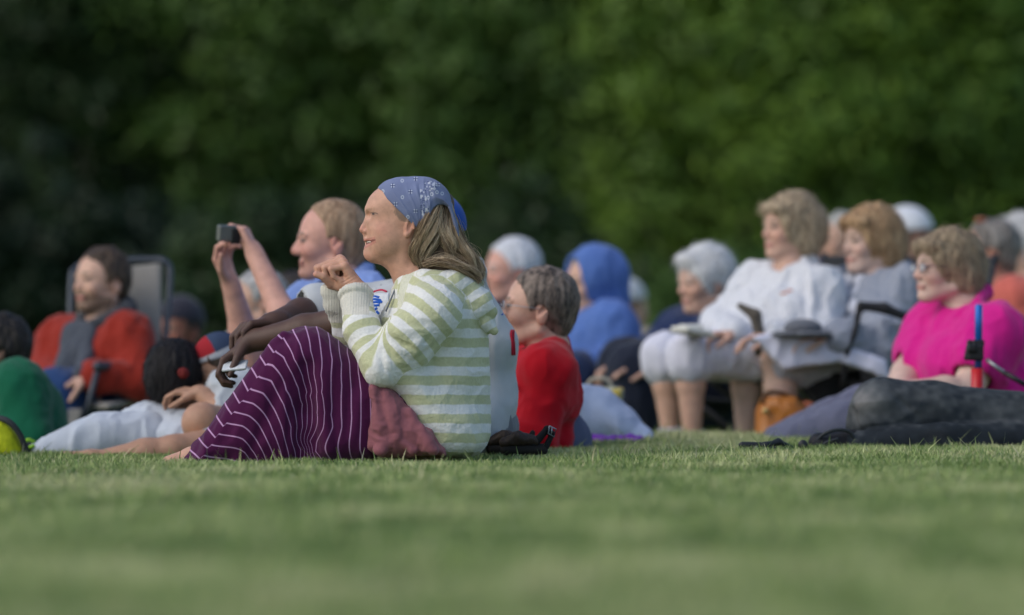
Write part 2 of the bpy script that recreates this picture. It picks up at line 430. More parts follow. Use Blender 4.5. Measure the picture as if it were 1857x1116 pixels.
def torso_prims(sh, pel, g=1., infl=0., belly=1., k=.06, bust=0., depth=1., fwd=None, gr=0):
    sh = [np.asarray(p, float) for p in sh]; pel = np.asarray(pel, float); m = (sh[0] + sh[1]) / 2
    right = sh[1] - sh[0]; B = bonefrm(m - pel, right); wd = np.linalg.norm(right) / 2; L = np.linalg.norm(m - pel)
    fw = B[1] if fwd is None or np.dot(B[1], fwd) > 0 else -B[1]
    i = infl
    P = [ell(m * .72 + pel * .28, (wd * .92 + i, .118 * g * depth + i, L * .36 + i), B, k, g=gr),
         ell(m * .35 + pel * .65 + fw * .02 * belly, (.145 * g + i, .115 * g * belly * depth + i, L * .36 + i), B, k, g=gr),
         ell(pel, (.170 * g + i, .128 * g * depth + i, .13 * g + i), B, k, g=gr),
         cone(sh[0], sh[1], .055 * g + i, .055 * g + i, k, g=gr)]
    if bust:
        for q in (-1, 1): P.append(ell(m * .62 + pel * .38 + fw * .085 * g + B[0] * q * .075 * g, (.07 * bust + i, .065 * bust + i, .07 * bust + i), B, .05, g=gr))
    return P
def hair_prims(O, M, s, style, puff=1.):
    L = lambda x, y, z: O + s * (x * M[0] + y * M[1] + z * M[2]); k = .02 * s
    sk = lambda t, x=-.018, z=.139: ell(L(x, 0, z), np.array([.095 + t, .078 + t, .091 + t]) * s, M, k=k)
    cutf = lambda p, n, kk=.012: half(L(*p), n[0] * M[0] + n[1] * M[1] + n[2] * M[2], kk * s)
    if style == 'short':
        P = [sk(.007), ell(L(-.065, 0, .085), np.array([.040, .056, .055]) * s, M, k=k)]
        P.append(ell(L(.078, 0, .098), np.array([.080, .10, .090]) * s, M, k=.012 * s, sub=True))
        P += [ell(L(-.010, y * .085, .086), np.array([.030, .03, .040]) * s, M, k=.006 * s, sub=True) for y in (-1, 1)]
        P.append(cutf((0, 0, .055), (0.45, 0, -1)))
    elif style == 'fringe':       # bald crown, hair round the sides and back
        P = [sk(.006), ell(L(-.065, 0, .085), np.array([.045, .062, .06]) * s, M, k=k)]
        P.append(ell(L(.075, 0, .125), np.array([.082, .10, .075]) * s, M, k=.02 * s, sub=True))
        P += [ell(L(-.004, y * .085, .088), np.array([.026, .03, .036]) * s, M, k=.006 * s, sub=True) for y in (-1, 1)]
        P.append(cutf((0, 0, .05), (0.45, 0, -1)))
    elif style == 'bob':
        t = .015 * puff
        P = [sk(t, -.022, .142), ell(L(-.05, 0, .09), np.array([.07 + t * .6, .085 + t * .6, .095]) * s, M, k=k),
             ell(L(-.075, 0, .12), np.array([.06, .07, .07]) * s * puff, M, k=k)]
        P += [ell(L(.068, y * .03, .183), np.array([.028, .045, .022]) * s, M, k=k) for y in (-1, 1)]
        P.append(ell(L(.105, 0, .082), np.array([.088, .078, .088]) * s, M, k=.012 * s, sub=True))
    elif style == 'hood':
        P = [ell(L(-.022, 0, .140), np.array([.125, .108, .118]) * s, M, k=k), ell(L(-.06, 0, .06), np.array([.085, .095, .09]) * s, M, k=k), cone(L(-.03, -.07, -.02), L(-.03, .07, -.02), .055 * s, .055 * s, k=.03), cone(L(.03, -.05, -.04), L(.03, .05, -.04), .04 * s, .04 * s, k=.03)]
        P.append(ell(L(.085, 0, .095), np.array([.075, .074, .118]) * s, M, k=.01 * s, sub=True))
    elif style == 'puffy':
        P = [sk(.013 * puff, -.018, .143), ell(L(-.06, 0, .11), np.array([.050, .070, .06]) * s * puff, M, k=k),
             ell(L(.060, 0, .196), np.array([.035, .055, .026]) * s, M, k=k)]
        P.append(ell(L(.098, 0, .078), np.array([.086, .095, .085]) * s, M, k=.012 * s, sub=True))
        P += [ell(L(.0, y * .09, .08), np.array([.026, .03, .036]) * s, M, k=.008 * s, sub=True) for y in (-1, 1)]
        P.append(cutf((0, 0, .045), (0.3, 0, -1)))
    return P
def hair_col(V, c1, c2, M, sc_=.012, f=.5, seed=0):
    q = (V + seed) @ M.T; q = q * np.array([1, 1, .25])
    t = np.clip(.5 + .9 * vnoise(q, sc_) + .5 * vnoise(q + 7, sc_ * .4), 0, 1)[:, None]
    return np.array(c1) * (1 - t) + np.array(c2) * t
def fuzz(VQ, M, n, length, r=.0007, seed=1, lift=.25, down=1.):
    """short loose hairs lying over a hair surface so its outline is not smooth"""
    g = np.random.default_rng(seed); V, Q = VQ; N = normals(V, Q); i = g.integers(0, len(V), n); p, nn = V[i], N[i]
    fl = -M[2] * down - M[0] * .5 + g.normal(size=(n, 3)) * .35; fl = fl - (fl * nn).sum(1)[:, None] * nn
    fl /= np.linalg.norm(fl, axis=1)[:, None] + 1e-9; t = np.linspace(0, 1, 5)[None, :, None]; L = (length * g.uniform(.5, 1.3, n))[:, None, None]
    c = p[:, None] + fl[:, None] * L * t + nn[:, None] * (L * lift * t * (1 - .6 * t) * g.uniform(0, 1.3, n)[:, None, None] ** 2 - .001 + .12 * L * np.sin(t * 5 + i[:, None, None]) * (1 - lift))
    w = np.cross(fl, nn)[:, None] * r * (1.1 - t); VV = np.stack([c - w, c + w], 2).reshape(-1, 3)
    b = np.arange(n)[:, None] * 10; k = np.arange(4)[None] * 2
    QQ = np.stack([b + k, b + k + 1, b + k + 3, b + k + 2], -1).reshape(-1, 4)
    return VV, QQ, np.repeat(g.random(n), 10)
def cap_prims(O, M, s, t=.012, brim=True, back=False):
    L = lambda x, y, z: O + s * (x * M[0] + y * M[1] + z * M[2])
    P = [ell(L(-.018, 0, .150), np.array([.098 + t, .080 + t, .090 + t]) * s, M), half(L(0, 0, .148), -M[2] + .12 * M[0], .003)]
    if brim: P.append(ell(L(.112, 0, .148), np.array([.06, .062, .005]) * s, M, k=.004))
    return P
def strands(guides, rad, n, seg=20, r=.0006, wob=.004, seed=1, clump=5):
    """hair strands: every strand follows one guide line, offset inside its bundle"""
    g = np.random.default_rng(seed); V, Q, C = [], [], []
    base = 0; a3 = np.arange(3) * 2 * np.pi / 3
    cl = {}
    for i in range(n):
        gi = g.integers(len(guides)); key = (gi, int(g.integers(clump * 6)))
        if key not in cl: cl[key] = (g.normal(size=3), g.uniform(-.09, .09), g.normal(size=3), g.random())
        o, sh, o2, tone = cl[key]
        P = guides[gi]; m = seg; t = np.linspace(max(0, sh * .3 + g.uniform(0, .05)), 1 - g.uniform(0, .18), m)
        x = t * (len(P) - 1); j = np.clip(x.astype(int), 0, len(P) - 2); f = (x - j)[:, None]
        c = P[j] * (1 - f) + P[j + 1] * f; rr = np.interp(t, np.linspace(0, 1, len(rad[gi])), rad[gi])[:, None]
        dv = o / (np.linalg.norm(o) + .3); e = g.normal(size=3) * .16
        c = c + rr * (dv + e) + wob * np.sin(t[:, None] * 7 + o2) * o2 * .8 + wob * .18 * np.sin(t[:, None] * 15 + g.normal(size=3) * 2)
        T = np.gradient(c, axis=0); T /= np.linalg.norm(T, axis=1)[:, None] + 1e-9
        u = np.cross(T, [.2, 1, .1]); u /= np.linalg.norm(u, axis=1)[:, None] + 1e-9; v = np.cross(T, u)
        w_ = r * (1.15 - .7 * t) * g.uniform(.7, 1.3)
        vv = c[:, None] + w_[:, None, None] * (u[:, None] * np.cos(a3)[None, :, None] + v[:, None] * np.sin(a3)[None, :, None])
        V.append(vv.reshape(-1, 3)); i0 = np.arange(m - 1)[:, None] * 3; k = np.arange(3)[None]
        Q.append((np.stack([i0 + k, i0 + (k + 1) % 3, i0 + 3 + (k + 1) % 3, i0 + 3 + k], -1).reshape(-1, 4)) + base)
        C.append(np.full(m * 3, np.clip(tone * .75 + g.uniform(0, .25), 0, 1))); base += m * 3
    return np.concatenate(V), np.concatenate(Q), np.concatenate(C)
def ramp(t, cols):
    cols = np.array(cols); x = np.clip(t, 0, 1) * (len(cols) - 1); i = np.clip(x.astype(int), 0, len(cols) - 2); f = (x - i)[:, None]
    return cols[i] * (1 - f) + cols[i + 1] * f
# ------------------------------------------------------------------ setting: lawn
def build_ground():
    xs = np.concatenate([np.linspace(-60, -6, 28)[:-1], np.linspace(-6, 6, 121), np.linspace(6, 60, 28)[1:]])
    ys = np.concatenate([np.linspace(-6, 4, 11)[:-1], np.linspace(4, 26, 177), np.linspace(26, 110, 85)[1:]])
    X, Y = np.meshgrid(xs, ys, indexing='ij'); Z = ground(X, Y)
    V = np.stack([X, Y, Z], -1).reshape(-1, 3); n1 = len(ys)
    i = (np.arange(len(xs) - 1)[:, None] * n1 + np.arange(n1 - 1)[None]).ravel()
    Q = np.stack([i, i + n1, i + n1 + 1, i + 1], 1)
    m = mat('lawn_soil', (.11, .18, .055), rough=.95, bump=.6, scale=60, var=.25, vscale=2.2)
    o = mk('ground', (V, Q), m); o['kind'] = 'structure'; return o
def build_grass():
    g = np.random.default_rng(3)
    def pts(n, y0, y1, marg0, marg1):
        y = np.sqrt(g.random(n) * (y1 ** 2 - y0 ** 2) + y0 ** 2); hw = .0975 * y
        if marg1 > 0:
            s = np.where(g.random(n) < .5, -1, 1); x = s * (hw + marg0 + g.random(n) * (marg1 - marg0))
        else: x = (g.random(n) * 2 - 1) * (hw + marg0)
        return x, y
    sets = [pts(150000, 6.3, 14.2, .05, 0), pts(190000, 14.2, 19.6, .05, 0), pts(26000, 19.6, 24, .1, 0), pts(70000, 6.3, 19, .05, 1.3)]
    x = np.concatenate([s[0] for s in sets]); y = np.concatenate([s[1] for s in sets])
    n = len(x); z = ground(x, y)
    P = np.stack([x, y, z * 0], 1)
    cl = vnoise(P, .12) ; cl2 = vnoise(P + 20, .45); cl3 = vnoise(P + 40, 1.6)
    hgt = (.021 + .014 * g.random(n) + .008 * cl + .005 * cl2).clip(.010)
    tall = g.random(n) < .006; hgt = np.where(tall, hgt * g.uniform(1.4, 2.3, n), hgt)
    near = np.clip((y - 6) / 9, 0, 1)
    wd = (.0016 + .0008 * g.random(n)) * np.where(np.abs(x) > .0975 * y + .05, 1.8, 1) * (1.35 - .35 * near)
    a = g.random(n) * 2 * np.pi; la = g.random(n) * 2 * np.pi; ln = hgt * g.uniform(.1, .75, n)
    sx, sy = np.cos(a) * wd, np.sin(a) * wd; lx, ly = np.cos(la) * ln, np.sin(la) * ln
    def row(t, wf, hf): 
        c = np.stack([x + lx * t * t, y + ly * t * t, z - .004 + hgt * hf], 1); d = np.stack([sx, sy, 0 * sx], 1) * wf
        return c - d, c + d
    a0, a1 = row(0, 1, 0); b0, b1 = row(.5, .85, .58); c0, c1 = row(1, .12, 1)
    V = np.stack([a0, a1, b1, b0, c1, c0], 1).reshape(-1, 3)
    i = np.arange(n)[:, None] * 6
    Q = np.concatenate([i + [0, 1, 2, 3], i + [3, 2, 4, 5]], 0)
    cl4 = vnoise(P * [1, .5, 1] + 60, .25); cl5 = vnoise(P * [1, .35, 1] + 80, .13); t = np.clip(.54 + .42 * cl2 + .14 * cl3 + .22 * cl4 + .45 * cl5 + g.normal(size=n) * .22, 0, 1)
    C = ramp(t, [(.115, .190, .055), (.195, .290, .085), (.310, .395, .140), (.50, .53, .27)])
    dry = g.random(n) < .08 + .22 * (cl3 > .15) * (cl4 > 0); C[dry] = ramp(g.random(dry.sum()), [(.36, .38, .17), (.60, .56, .36)])
    C = np.repeat(C, 6, 0)
    m = mat('grass_blades', (.1, .2, .05), rough=.55, bump=0, var=.05, vscale=6, attr='Col', spec=.3)
    b = m.node_tree.nodes['Principled BSDF']; b.inputs['Transmission Weight'].default_value = 0
    o = mk('grass', (V, Q), m, attrs={'Col': C}); o['kind'] = 'stuff'
    o['label'] = 'short mown green grass of the lawn'; o['category'] = 'grass'; return o
# ------------------------------------------------------------------ trees
def leaf_mesh(cl, rad, nper, size, g, cols, squash=.8):
    """leaves scattered through clumps; every leaf a folded blade of two quads"""
    n = len(cl) * nper; c = np.repeat(cl, nper, 0); rr = np.repeat(rad, nper)
    d = g.normal(size=(n, 3)); d /= np.linalg.norm(d, axis=1)[:, None]
    p = c + d * (rr * g.random(n) ** .45)[:, None] * np.array([1, 1, squash])
    nrm = d + g.normal(size=(n, 3)) * .6 + np.array([0, -.2, .5]); nrm /= np.linalg.norm(nrm, axis=1)[:, None]
    a = np.cross(nrm, g.normal(size=(n, 3))); a /= np.linalg.norm(a, axis=1)[:, None]; b = np.cross(nrm, a)
    s = (size * g.uniform(.6, 1.3, n))[:, None]
    V = np.stack([p - a * s, p - b * s * .42 + nrm * s * .12, p + a * s, p + b * s * .42 + nrm * s * .12], 1).reshape(-1, 3)
    Q = np.arange(n * 4).reshape(-1, 4)
    t = np.repeat(g.random(len(cl)), nper) * .6 + g.random(n) * .4
    return V, Q, np.repeat(ramp(t, cols), 4, 0)
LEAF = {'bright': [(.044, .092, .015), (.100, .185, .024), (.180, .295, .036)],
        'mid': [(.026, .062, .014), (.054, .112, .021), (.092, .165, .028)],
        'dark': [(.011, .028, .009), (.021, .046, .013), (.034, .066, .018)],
        'blackish': [(.006, .015, .008), (.010, .024, .010), (.015, .034, .013)]}  # near-black greens for the edge shrubs and the back row
def tree(name, label, x, y, top, rx, ry, kind, nclump, seed, low=.2, rc=(.26, .60), nper=110, group='trees behind the lawn', trunk=.16):
    g = np.random.default_rng(seed); gz = float(ground(x, y)); t = thing(name, label, 'tree' if name.endswith('tree') else 'shrub', (x, y, gz), group)
    cz = gz + low + (top - low) / 2; hz = (top - low) / 2
    d = g.normal(size=(nclump, 3)); d /= np.linalg.norm(d, axis=1)[:, None]
    d[:, 1] = np.where(g.random(nclump) < .75, -np.abs(d[:, 1]), d[:, 1])
    rr = g.random(nclump) ** .28
    wob = 1 + .22 * np.sin(d[:, 0] * 5 + seed) * np.cos(d[:, 2] * 4 + seed * 2)
    c = np.stack([x + d[:, 0] * rx * rr * wob, y + d[:, 1] * ry * rr, cz + d[:, 2] * hz * rr * wob], 1)
    c = c[(c[:, 2] > gz + .1) & (c[:, 2] < 5.6)]
    rad = g.uniform(rc[0], rc[1], len(c))
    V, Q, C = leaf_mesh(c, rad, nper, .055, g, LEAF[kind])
    m = mat('leaves', (.05, .1, .02), rough=.5, bump=0, var=.12, vscale=1.5, attr='Col', spec=.25)
    mk('crown', (V, Q), m, t, {'Col': C})
    bark = mat('bark', (.014, .013, .009), rough=.95, bump=.8, scale=40, var=.3, vscale=6, stretch=(1, 1, .2))
    L = [(spline([(x, y, gz - .1), (x + .05, y, gz + top * .3), (x - .06, y, gz + top * .6), (x, y, gz + top * .92)], 14), np.linspace(trunk, .03, 14))]
    for k in range(9):
        z0 = gz + top * g.uniform(.2, .7); a = g.random() * 6.28; e = np.array([math.cos(a) * rx, math.sin(a) * ry, 0]) * .7
        p0 = np.array([x, y, z0]); L.append((spline([p0, p0 + e * .5 + [0, 0, .2], p0 + e + [0, 0, .7]], 8), np.linspace(trunk * .4, .015, 8)))
    mk('trunk', tubes(L, 7), bark, t)
    return t
def build_trees():
    # bright green broad-leaved tree on the right, darker ones to the left, a shrub belt under them
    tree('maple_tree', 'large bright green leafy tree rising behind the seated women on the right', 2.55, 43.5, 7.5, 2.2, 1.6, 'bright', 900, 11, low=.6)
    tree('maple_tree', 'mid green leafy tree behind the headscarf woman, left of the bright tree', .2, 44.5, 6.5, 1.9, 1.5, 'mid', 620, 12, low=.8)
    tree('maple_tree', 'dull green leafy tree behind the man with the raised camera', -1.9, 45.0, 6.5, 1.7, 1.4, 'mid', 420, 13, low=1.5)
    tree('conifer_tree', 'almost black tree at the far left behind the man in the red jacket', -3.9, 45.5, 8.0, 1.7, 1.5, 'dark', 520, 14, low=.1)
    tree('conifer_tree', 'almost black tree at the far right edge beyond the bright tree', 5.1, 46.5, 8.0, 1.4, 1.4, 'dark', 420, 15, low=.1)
    for i, (x, y, h, kd) in enumerate([(-5.2, 41, 2.3, 'blackish'), (-3.4, 41.5, 2.2, 'blackish'), (-1.6, 40.8, 1.9, 'dark'), (.0, 41.2, 1.9, 'dark'), (1.7, 40.7, 1.5, 'mid'), (3.2, 41, 1.5, 'mid'), (4.9, 40.8, 2.1, 'blackish')]):
        tree('shrub', ['black-green shrub at the far left edge under the trees', 'black-green shrub behind the folding chair of the red jacket man', 'dark shrub behind the man with the raised camera', 'dark shrub behind the woman in the headscarf',
             'green shrub behind the person in the blue hood', 'green shrub behind the seated women in white and grey', 'dark shrub at the right edge behind the man in the orange shirt'][i],
             x, y, h, 1.15, .7, kd, 150, 30 + i, low=-.05, rc=(.18, .32), group='shrubs under the trees', trunk=.05)
    for i, x in enumerate([-6.6, -4.6, -2.5, -.4, 1.6, 3.4, 5.6, 7.6]):
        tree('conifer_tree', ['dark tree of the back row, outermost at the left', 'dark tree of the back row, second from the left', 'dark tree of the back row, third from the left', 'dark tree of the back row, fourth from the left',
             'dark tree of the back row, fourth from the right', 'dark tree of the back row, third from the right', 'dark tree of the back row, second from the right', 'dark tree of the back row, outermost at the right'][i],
             x, 52, 9.0, 1.9, 1.3, 'blackish', 620, 60 + i, low=-.1, rc=(.35, .7), group='back row of dark trees')
# ------------------------------------------------------------------ the woman in the headscarf
def side_of(px, pz, line):
    """>0 right of a top-to-bottom polyline in photo pixels"""
    L = np.array(line, float); x = np.interp(pz, L[:, 1], L[:, 0]); return px - x
def rbf(pts, vals):
    A = np.array(pts, float); K = np.linalg.norm(A[:, None] - A[None], axis=2); n = len(A)
    M = np.zeros((n + 3, n + 3)); M[:n, :n] = K - np.eye(n) * .03; M[:n, n] = 1; M[:n, n + 1:] = A; M[n, :n] = 1; M[n + 1:, :n] = A.T
    w_ = np.linalg.solve(M, np.concatenate([vals, [0, 0, 0]]))
    def f(P):
        out = np.empty(len(P))
        for s0 in range(0, len(P), 20000):
            q = P[s0:s0 + 20000]; out[s0:s0 + 20000] = np.linalg.norm(q[:, None] - A[None], axis=2) @ w_[:n] + w_[n] + q @ w_[n + 1:]
        return out
    return f
def z2(x, y): return (300 + x / 2.721, 460 + y / 2.721)
def z8(x, y): return (600 + x / 5.581, 300 + y / 5.581)
def woman():
    D = 16.0; S = D / F
    J = lambda x, y, dy=0.: at(x, y, D) + [0, dy, 0]
    pxz = lambda V: (CX + V[:, 0] / S, YH - (V[:, 2] - H0) / S)
    t = thing('person', 'woman in a blue headscarf and green striped hooded jumper, smiling in profile', 'person', (*J(700, 600)[:2], float(ground(J(700, 600)[0], D))))
    I = np.eye(3)
    # ---- body: head, neck and both hands in one mesh
    P = [ell(J(743, 389), (.112, .084, .106), k=.02), ell(J(700, 377), (.0585, .062, .056), k=.025), ell(J(717, 370), (.058, .070, .060), k=.02), ell(J(704, 418), (.066, .058, .080), k=.03),
         cone(J(670.5, 461), J(674, 462), .0165, .018, k=.016), cone(J(676, 452), J(690, 452), .02, .03, k=.02),
         cone(J(669.5, 392), J(660, 412), .0075, .0085, k=.009), cone(J(660, 412), J(658.6, 416.5), .0085, .0115, k=.006)]
    for s in (-1, 1):
        P += [cone(J(736, 432, s * .050), J(680, 462, s * .014), .020, .016, k=.022), ell(J(690, 416, s * .037), (.026, .024, .024), k=.014),
              cone(J(669.5, 380, s * .008), J(682, 377, s * .042), .0075, .0062, k=.016),
              ell(J(667, 391, s * .032), (.0095, .019, .0090), k=.013, sub=True), ell(J(684, 390, s * .033), .0150, k=.004),
              cone(J(675.5, 385.2, s * .022), J(685, 386.5, s * .047), .0044, .0040, k=.004), cone(J(676.5, 393.6, s * .022), J(685.5, 392.2, s * .046), .0038, .0034, k=.004),
              ell(J(700, 441, s * .043), (.034, .022, .034), k=.03), ell(J(714, 425, s * .050), (.03, .016, .03), k=.03),
              ell(J(664.5, 420, s * .0115), (.0095, .0075, .0075), k=.005),
              cone(J(664, 424.5, s * .007), J(661, 424, s * .006), .0032, .002, k=.003, sub=True),
              cone(J(669.5, 420, s * .018), J(682, 429, s * .036), .0020, .002, k=.008, sub=True), cone(J(682, 429, s * .038), J(688, 444, s * .043), .0020, .0012, k=.008, sub=True),
              ell(J(689, 434, s * .036), (.020, .016, .022), k=.012)]
    P += [cone(J(664.5, 427, 0), J(667, 434, 0), .010, .013, k=.010),
          cone(J(665.5, 434.5, -.010), J(665.5, 434.5, .010), .0068, .0068, k=.005), cone(J(666.5, 450.5, -.009), J(666.5, 450.5, .009), .0078, .0078, k=.005)]
    for s in (-1, 1):
        P += [cone(J(666, 434.5, s * .010), J(684, 430.5, s * .044), .0052, .0036, k=.006), cone(J(667, 450.2, s * .009), J(685, 438, s * .044), .0062, .0032, k=.006),
              cone(J(658, 440.6, 0), J(672, 439.4, s * .026), .0042, .0036, k=.002, sub=True), cone(J(672, 439.4, s * .026), J(684, 434.3, s * .052), .0038, .0014, k=.002, sub=True), ell(J(692, 428, s * .040), (.019, .014, .015), k=.012), ell(J(678, 446, s * .022), (.012, .014, .010), k=.012)]
    for s in (-1, 1):
        yy = s * .078
        P += [ell(J(744, 412, yy), (.014, .008, .030), bonefrm([.25, s * .15, 1], [1, 0, 0]), k=.006), cone(J(739, 427, yy * .98), J(741, 424, yy * .98), .0075, .008, k=.006),
              ell(J(744, 412, yy + s * .008), (.008, .006, .019), bonefrm([.25, 0, 1], [1, 0, 0]), k=.003, sub=True),
              cone(J(749, 399, yy + s * .007), J(752, 416, yy + s * .006), .0035, .003, k=.003)]
    P += [cone(J(731, 452), J(757, 512), .050, .050, k=.022), cone(J(757, 512), J(775, 545), .058, .075, k=.03),
          cone(J(716, 462), J(735, 500), .028, .034, k=.03), cone(J(684, 457), J(724, 474), .021, .030, k=.03), cone(J(738, 440, -.052), J(728, 510, -.018), .014, .012, k=.018)]
    head = nets(P, .0017)
    V, Q = head; px, pz = pxz(V); y = V[:, 1] - D; ya = np.abs(y)
    skin = np.array([.56, .32, .225]); C = np.tile(skin, (len(V), 1)) * (1 + .09 * vnoise(V, .022))[:, None] * (1 + .06 * vnoise(V, .007))[:, None] * (1 - .10 * np.clip(vnoise(V + 3, .0045) - .45, 0, 1) * 3)[:, None]
    def mx(C, m, c): m = np.clip(m, 0, 1)[:, None]; C[:] = C * (1 - m) + np.array(c) * m
    gs = lambda x0, y0, r: np.exp(-((px - x0) ** 2 + (pz - y0) ** 2) / r ** 2)
    mx(C, .40 * gs(692, 416, 16), (.60, .24, .17)); mx(C, .5 * gs(655, 417, 9), (.58, .22, .17)); mx(C, .3 * gs(664, 466, 10), (.6, .27, .2))
    mx(C, .5 * gs(742, 415, 14) * (ya > .07), (.56, .22, .15)); mx(C, .25 * gs(733, 490, 30), (.52, .26, .17))
    lipm = np.clip(1.6 - np.abs(pz - (435.4 - .16 * (px - 664))) / 2.2, 0, 1) + np.clip(1.6 - np.abs(pz - (447.6 - .50 * (px - 664))) / 2.6, 0, 1)
    mx(C, lipm * .7 * (px < 685) * (ya < .06) * (px > 655), (.46, .17, .14))
    mx(C, ((pz > 437 - .14 * (px - 664)) & (pz < 444.5 - (px - 664) * .42) & (px > 664) & (px < 683) & (ya < .06)) * 1., (.22, .08, .065))
    mx(C, (np.abs(pz - (380 - (px - 672) * .12 + .03 * (px - 672) ** 2 * .4)) < 1.6) * (px > 664) * (px < 689) * (ya > .008) * (ya < .05) * .30, (.24, .15, .10))
    e = ((px - 679.5) / 5.0) ** 2 + ((pz - (389.2)) / 1.6) ** 2
    mx(C, (e < 1) * (ya > .012) * .6, (.30, .20, .16)); mx(C, np.clip(1.5 - (((px - 677.6) / 2.6) ** 2 + ((pz - 389.0) / 1.7) ** 2), 0, 1) * (ya > .012), (.045, .04, .045))
    mx(C, np.clip(1.4 - np.abs(pz - (386.6 + .028 * (px - 677) ** 2)) / 1.0, 0, 1) * (px > 672) * (px < 686.5) * (ya > .012) * .8, (.08, .05, .04)); mx(C, np.clip(1.2 - np.abs(pz - (392.2 - .03 * (px - 679) ** 2)) / .9, 0, 1) * (px > 673) * (px < 687) * (ya > .012) * .35, (.20, .10, .07))
    # hair line showing under the scarf at the temple
    hl = side_of(px, pz, [(700, 350), (712, 372), (716, 390), (726, 402), (742, 408), (760, 420)])
    mx(C, np.clip(hl / 4 + .5 * vnoise(V * np.array([3, 1, 1]), .01), 0, 1) * (pz < 404) * (px < 772) * .8, (.20, .14, .10))
    Hd = [cone(J(655, 528, -.03), J(640, 515, -.022), .027, .024, k=.012)]
    F4 = [[(626, 484, -.034), (601, 488.5, -.036), (606, 502, -.034), (617, 508, -.030)], [(623, 476.5, -.017), (589, 486.5, -.018), (592, 502, -.018), (604, 510, -.016)],
          [(619.5, 472, 0), (579, 486, .0), (582, 499, 0), (594, 508, 0)], [(616, 469.5, .018), (574.5, 486, .018), (576, 496, .014), (588, 505, .012)]]
    rr = [(.0098, .0092, .0085, .0078), (.0108, .0098, .009, .008), (.011, .010, .009, .008), (.0108, .0098, .009, .008)]
    for f, r4 in zip(F4, rr):
        k0 = J(*f[0]); Hd.append(cone(J(642 - (35 + f[2][2]) * 0, 512, f[0][2] * .6 - .008), k0, .0185, .0125, k=.010))
        Hd.append(ell(k0 + [.001, 0, .001], .0125, k=.004))
        for a in range(3): Hd.append(cone(J(*f[a]), J(*f[a + 1]), r4[a], r4[a + 1], k=.0025 if a else .004))
    Hd += [ell(J(622, 513, -.012), (.022, .026, .020), k=.010), cone(J(630, 520, -.02), J(600, 516, .004), .018, .015, k=.008),
           cone(J(600, 514, -.008), J(587, 503, -.020), .0135, .0115, k=.004), cone(J(587, 502, -.020), J(574, 498, -.020), .0115, .0098, k=.003)]
    ha = nets(Hd, .0019)
    Vh = ha[0]; hx, hz = pxz(Vh); Ch = np.tile(skin * [.98, .95, .93], (len(Vh), 1)) * (1 + .07 * vnoise(Vh, .012))[:, None]
    mx(Ch, np.clip(1 - np.hypot(hx - 571, hz - 498) / 9, 0, 1) * .5, (.62, .26, .2))
    for f in F4: mx(Ch, np.clip(1 - np.hypot(hx - f[1][0], hz - f[1][1]) / 7, 0, 1) * .35, (.60, .30, .22))
    wr = np.exp(-((hx - 632) ** 2 + (hz - 512) ** 2) / 260)
    ha = push(ha, lambda V_, N_: -.0012 * wr * (np.sin((hx * .55 + hz) * .95) > .45))
    far = arm_prims(J(770, 560, .17), J(655, 668, .14), J(612, 535, .05), .85)[2:] + hand_prims(J(612, 535, .05), J(596, 492, .04) - J(612, 535, .05), (1, -.2, .4), -1, (75, 95, 50), 2, .9)
    fa = nets(far, .003); Cf = np.tile(skin, (len(fa[0]), 1))
    lowr = [ell(J(775, 760), (.13, .15, .12), k=.05)] + [q for s in (-1, 1) for q in leg_prims(J(745, 765, s * .09), J(560, 650, s * .10), J(362, 826, s * .11), .8)] + [cone(J(775, 760), J(775, 560), .12, .09, k=.05)]
    lw = nets(lowr, .008)
    ft = nets([c for s in (-1, 1) for c in foot_prims(J(352, 828, s * .11), J(312, 838, s * .12), .75)], .004)
    allb = merge([head, ha, fa, lw, ft]); Call = np.concatenate([C, Ch, Cf, np.tile(skin, (len(lw[0]), 1)), np.tile(skin, (len(ft[0]), 1))])
    mk('body', allb, skin_mat(), t, {'Col': Call})
    te = push(nets([ell(J(684.5, 439.6), (.0335, .0475, .0064), k=.001)], .0012), lambda V_, N_: -.0008 * (np.cos((V_[:, 1] - D) * 900) > .86))
    mk('teeth', te, mat('teeth', (.58, .50, .40), rough=.3, bump=0, var=.04, spec=.5), t)
    for s in (-1, 1): mk('sandal', nets([boxp(J(318, 846, s * .11), (.045, .035, .009), rd=.008), cone(J(325, 846, s * .11 - .03), J(322, 832, s * .11), .008, .008)], .004),
       mat('silver_sandal', (.5, .55, .6), rough=.35, bump=.1, metal=.4), t)
    # ---- headscarf
    front = [z8(455, 228), z8(560, 330), z8(640, 412), z8(760, 520), z8(900, 655)]
    P = [ell(J(744, 388), (.118, .090, .110)), ell(J(785, 385), (.062, .075, .080), k=.03), ell(J(717, 366), (.064, .074, .066), k=.02), ell(J(768, 370), (.072, .080, .077), k=.02)]
    V0 = [z8(440, 215), z8(520, 262), z8(575, 345), z8(680, 452), z8(790, 560), z8(908, 672), z8(940, 640), z8(1000, 540), z8(1040, 440), z8(1100, 385), z8(1180, 385), z8(1240, 420), z8(1210, 300), z8(1120, 100), z8(700, 60)]
    A = np.array([(float(at(a, b, D)[0]), float(at(a, b, D)[2])) for a, b in V0])
    bnd = Pr(lambda P_: -poly2(P_[:, 0], P_[:, 2], [tuple(v) for v in A]), J(744, 388), 9., .004, True); P.append(bnd)
    P.append(pillow([z8(960, 330), z8(1000, 170), z8(1060, 190), z8(1170, 330), z8(1235, 450), z8(1290, 600), z8(1308, 745), z8(1285, 720), z8(1240, 600), z8(1215, 500), z8(1185, 425), z8(1140, 400), z8(1070, 410), z8(1010, 470), z8(985, 560), z8(950, 600)], D, D, .088, .03, k=.012))
    sc_ = nets(P, .0014)
